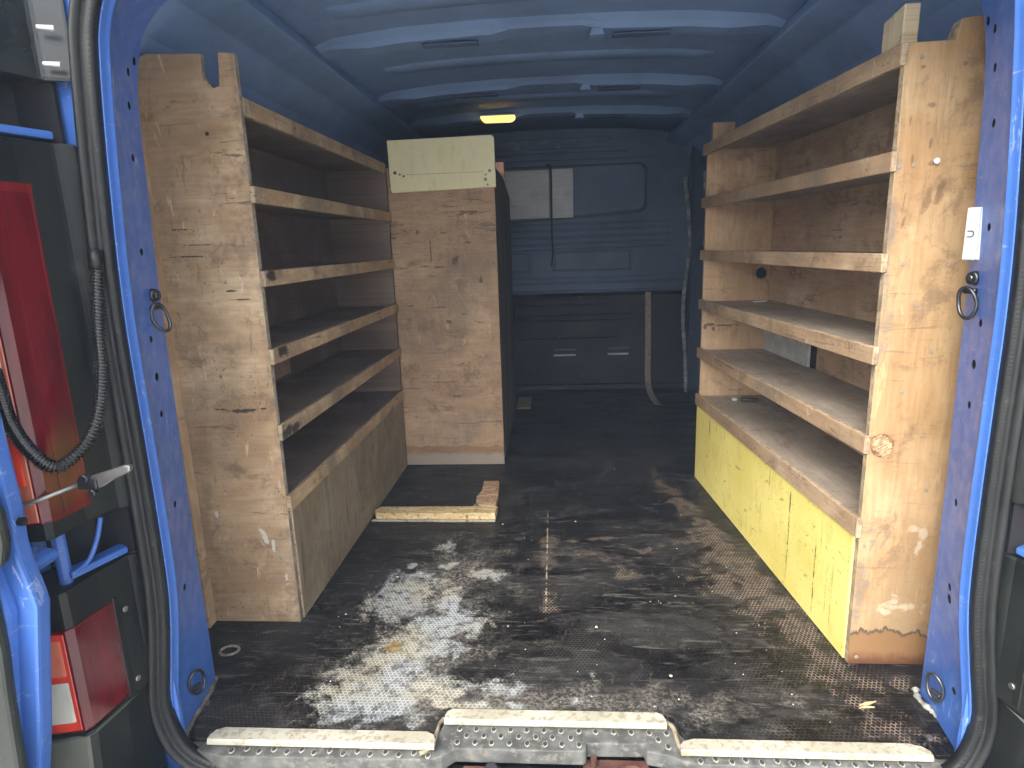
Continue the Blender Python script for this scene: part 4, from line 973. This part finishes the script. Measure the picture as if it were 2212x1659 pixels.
o = link('kickboard', bm, [yellow_mat('yellow_painted_board', RO, YEL, 'yz', [(1.575, .02, .285, .0035), (1.43, .01, .22, .003), (1.37, .05, .19, .0014), (1.345, .03, .2, .0012)]), M['edge']], RU, bev=.0015); o['label'] = 'scratched yellow kickboard'
# protruding pale wood post at near top corner
bm = BM(); bx(bm, .636, .664, 1.278, 1.352, 1.2625, 1.332)
for v in bm.verts:
    if v.co.z > 1.3 and v.co.y > 1.3: v.co.z = 1.322
link('corner_post', bm, ply('pale_pine_post', RO, 17, 'yz', 'v', [(.50, .40, .25), (.60, .50, .33), (.66, .56, .40)], 0, .1, .3), RU, bev=.002)['label'] = 'clean pale pine post'
# splintered knot in end panel: broken veneer strips
bm = BM(); random.seed(3)
cx, cz = .661, .508
prism(bm, [(cx+.024*math.cos(a)*(1+.15*math.sin(3*a)), cz+.026*math.sin(a)) for a in [2*math.pi*k/14 for k in range(14)]], 1.2586, 1.2592, 'y')
link('splintered_hole', bm, simple('dark_torn_wood', (.20, .10, .05), .8, var=.4, vscale=80), RU)
bm = BM()
for k in range(9):
    a = R(28); u0 = -.020+.005*k; L = .018*math.sqrt(max(.1, 1-(u0/.026)**2))
    c = Vector((cx, cz)) + Vector((-math.sin(a), math.cos(a)))*u0
    p, q = c-Vector((math.cos(a), math.sin(a)))*L*random.uniform(.7, 1.05), c+Vector((math.cos(a), math.sin(a)))*L*random.uniform(.7, 1.1)
    nn = Vector((-math.sin(a), math.cos(a)))*.0019
    prism(bm, [(p-nn)[:], (q-nn)[:], (q+nn)[:], (p+nn)[:]], 1.2560+random.uniform(-.0015, .001), 1.2584, 'y')
link('splinter', bm, simple('fresh_pale_splinters', (.40, .28, .155), .7, var=.35, vscale=120), RU)
screws(RU, [(x, 1.2588, z) for x, z in ((.667, .872), (.752, .867), (.702, .792), (.650, .705), (.738, .700), (.738, .528), (.657, .325), (.661, .297), (.647, .285), (.654, .218), (.653, .018), (.664, 1.237), (.745, 1.234), (.668, 1.052), (.757, 1.05), (.644, 1.05), (.69, .62), (.76, .41), (.648, .12))], 1.2588, (0, -1, 0))
bm = BM(); cyl(bm, (.706, 1.2588, 1.058), (0, -1, 0), .004, .006, 12, .0055); link('screw', bm, M['white'], RU)['label'] = 'protruding bright screw'
for y in (1.31, 1.55, 1.85, 2.1):
    for zz in (1.055, .872, .69, .505):
        if random.random() < .5:
            bm = BM(); yy = y+random.uniform(-.06, .06); cyl(bm, (FR(yy)-.0095, yy, zz), (-1, -.07, 0), .0018, .0010, 8); link('screw', bm, M['steel'], RU)

# ================================================================= LOOSE THINGS
# white boards leaning on the bulkhead
wm = ply('whitewashed_board', (0, 0, 0), 20, 'xz', 'u', [(.62, .66, .68), (.72, .75, .76), (.78, .80, .78)], .1, .5, .4, mottle=.15)
bm = BM(); bx(bm, -.33, -.020, YB-.032, YB-.014, 1.092, 1.376); tag(link('white_board', bm, wm, None, at=(-.15, YB-.02, 1.09), bev=.002), 'wider scuffed whitish board on the bulkhead, partly behind the tall cupboard', 'board')
bm = BM(); bx(bm, -.002, .126, YB-.034, YB-.016, 1.090, 1.377); tag(link('white_board', bm, wm, None, at=(.06, YB-.02, 1.09), bev=.002), 'narrow whitish board on the bulkhead right of the hanging cable', 'board')
# strap
bm = BM(); ribbon(bm, smoothpath([Vector(p) for p in ((.588, YB-.012, .622), (.590, YB-.02, .45), (.592, YB-.02, .25), (.590, YB-.04, .10), (.585, YB-.12, .035), (.583, YB-.30, .010), (.590, YB-.46, .006))], 6), (1, 0, 0), .036, .003)
tag(link('strap', bm, M['strap'], None, at=(.588, YB-.02, 0)), 'brown webbing strap hanging down the bulkhead and curling on the floor', 'strap')
# alarm sensor on the right pillar, with a small printed U shape
pS = face_pt(1, 1.140, .925); nrm = Vector((-1, -.31, 0)).normalized(); tg = Vector((.31, -1, 0)).normalized()
sen = empty('door_sensor', pS-Vector((0, 0, .045)), 'white plastic sensor with a U mark on the blue right pillar above the ring', 'sensor')
def obox(bm, c, u, v, n, hu, hv, t):
    vs = [bm.verts.new(c+u*a*hu+v*b*hv+n*d) for d in (0, t) for a, b in ((-1, -1), (1, -1), (1, 1), (-1, 1))]
    for f in ((0, 3, 2, 1), (4, 5, 6, 7), (0, 1, 5, 4), (1, 2, 6, 5), (2, 3, 7, 6), (3, 0, 4, 7)): bm.faces.new([vs[i] for i in f])
up = Vector((0, 0, 1))
bm = BM(); obox(bm, pS+nrm*.001, tg, up, nrm, .017, .044, .004); obox(bm, pS+nrm*.0045-tg*.0045, tg, up, nrm, .0115, .0438, .006); link('sensor_body', bm, M['white'], sen, bev=.0015)
bm = BM(); c = pS+nrm*.0108-tg*.004
tube(bm, [c-tg*.006-up*.0048, c+tg*.001-up*.0048]+[c+tg*(.001+.0045*math.cos(a))+up*.0048*math.sin(a) for a in [(-math.pi/2+math.pi*k/8) for k in range(1, 8)]]+[c+tg*.001+up*.0048, c-tg*.006+up*.0048], .0009, 6)
link('printed_mark', bm, M['rub'], sen)
# timber offcuts on the floor
def osb(name, s, tones):
    g = G(name); P = g.vm('ADD', g.obj, (s, 0, 0)); v = g.sc(P, (.25, 1, 1))
    c = g.mix(g.mr(g.noise(v, 60, 5, .7, .4), .3, .7), tones[0]+(1,), tones[1]+(1,))
    c = g.mix(g.mr(g.noise(g.vm('ADD', v, (4, 1, 0)), 35, 5, .7, .5), .50, .60, 0, .9), c, tones[2]+(1,))
    c = g.mix(g.mr(g.noise(P, 80, 5, .8), .55, .61, 0, .85), c, (.07, .045, .025, 1))
    g.set(Base_Color=c, Roughness=.75); g.bump(g.noise(v, 90, 5, .7), .7, .002); return g.m
ob = empty('timber_frame_offcut', (-.42, 2.0, 0), 'L-shaped remnant of timber battens lying on the floor in front of the cupboard', 'timber')
bm = BM(); prism(bm, [(-.640, 2.003), (-.217, 1.995), (-.214, 2.060), (-.635, 2.060), (-.652, 2.03)], .001, .028)
link('batten', bm, osb('split_pine', 0, ((.48, .32, .13), (.62, .46, .22), (.68, .56, .34))), ob, bev=.003, seg=2)
bm = BM(); prism(bm, [(-.655, 1.990), (-.40, 1.984), (-.217, 1.984), (-.216, 1.9945), (-.642, 2.002)], .0005, .008); link('glue_bead', bm, osb('dusty_glue', 3, ((.26, .22, .16), (.36, .31, .24), (.42, .38, .3))), ob, bev=.002)
bm = BM()
pb = [(-.281, 2.061), (-.222, 2.061), (-.221, 2.16), (-.228, 2.30), (-.290, 2.30), (-.286, 2.20), (-.30, 2.15), (-.296, 2.10)]
prism(bm, pb, .001, .030); link('batten', bm, osb('chipboard_block', 7, ((.30, .17, .09), (.45, .28, .15), (.60, .42, .26))), ob, bev=.003, seg=2)
bm = BM(); prism(bm, [(-.335, 2.062), (-.2815, 2.062), (-.287, 2.10), (-.30, 2.15), (-.31, 2.12), (-.318, 2.09)], .0005, .006); link('glue_bead', bm, osb('grey_glue', 9, ((.22, .2, .17), (.32, .29, .25), (.4, .37, .32))), ob, bev=.001)
# crumbs and flakes (nobody could count these)
random.seed(11); bm = BM()
def flake(x, y, z, r):
    n = random.randint(4, 6); a0 = random.random()*6; h = r*random.uniform(.3, .8)
    vs = [bm.verts.new((x+r*random.uniform(.5, 1)*math.cos(a0+2*math.pi*k/n), y+r*random.uniform(.5, 1)*math.sin(a0+2*math.pi*k/n), z)) for k in range(n)]
    t = bm.verts.new((x, y, z+h))
    for k in range(n): bm.faces.new((vs[k], vs[(k+1) % n], t))
for k in range(130):
    x, y = random.uniform(-.62, .56), 1.06+random.random()**1.6*2.0
    if x > FR(y)-.02 or (x < -.2 and 1.96 < y < 2.32) or (x < -.2 and y > 2.55): continue
    flake(x, y, .0005, random.choice([.0009, .0012, .0016, .0022]))
for x, y, r in ((.09, 1.385, .006), (-.13, 1.385, .003), (-.56, 1.43, .0045), (.24, 2.5, .006), (.06, 1.99, .005), (-.47, 1.62, .005), (-.405, 1.64, .006), (-.19, 1.97, .006), (.24, 1.21, .005), (.12, 1.09, .005)): flake(x, y, .0005, r)
tag(link('floor_debris', bm, M['putty'], None), 'pale crumbs and paint flakes scattered over the black floor', 'debris', kind='stuff')
# splinter of wood on floor at right
bm = BM(); prism(bm, [(.600, 1.128), (.622, 1.131), (.640, 1.140), (.618, 1.137)], .0005, .003); prism(bm, [(.598, 1.121), (.628, 1.123), (.612, 1.127)], .0005, .003)
tag(link('wood_splinter', bm, simple('yellow_splinter', (.5, .38, .2), .7), None, at=(.62, 1.13, 0)), 'split sliver of pale wood on the floor near the right pillar', 'wood splinter')
# bits left on the right-hand shelves
bm = BM(); prism(bm, [(.715, 2.30), (.765, 2.31), (.765, 2.318), (.715, 2.309)], .7045, .7085); tag(link('white_stick', bm, M['white'], None, at=(.74, 2.31, .7045), bev=.001), 'thin white stick lying at the far end of the middle right shelf', 'stick')
bm = BM(); prism(bm, [(.655, 2.30), (.675, 2.30), (.678, 2.315), (.66, 2.32)], .3395, .349); tag(link('paper_scrap', bm, M['white'], None, at=(.665, 2.31, .3395), bev=.002), 'crumpled white scrap at the far end of the lowest right shelf', 'scrap')
bm = BM(); prism(bm, [(.685, 2.285), (.735, 2.27), (.745, 2.295), (.69, 2.31)], .3395, .352); tag(link('black_offcut', bm, M['rub'], None, at=(.71, 2.29, .3395), bev=.003, seg=2), 'small black offcut beside the white scrap on the lowest right shelf', 'offcut')

# ================================================================= GROUND
bm = BM(); vs = [bm.verts.new(p) for p in ((-60, -60, -.55), (60, -60, -.55), (60, 60, -.55), (-60, 60, -.55))]; bm.faces.new(vs)
tag(link('ground', bm, M['concrete'], None, at=(0, 0, -.55)), 'pale concrete yard under the van', None, kind='structure')
if True:
    bm = BM(); bx(bm, -3, 3, -1, 4.9, -1.6, 2.2); hz = link('haze', bm, [], None)  # haze volume added to stand in for veiling lens glare
    hm = bpy.data.materials.new('glare_haze'); hm.use_nodes = True; nt = hm.node_tree; nt.nodes.remove(nt.nodes['Principled BSDF'])
    pv = nt.nodes.new('ShaderNodeVolumePrincipled'); pv.inputs['Color'].default_value = (.60, .76, 1, 1); pv.inputs['Density'].default_value = .010
    nt.links.new(pv.outputs[0], nt.nodes['Material Output'].inputs['Volume']); hz.data.materials.append(hm); hz['kind'] = 'stuff'
    tag(hz, 'thin pale haze volume added to imitate lens glare')
print('objects', len(bpy.data.objects))
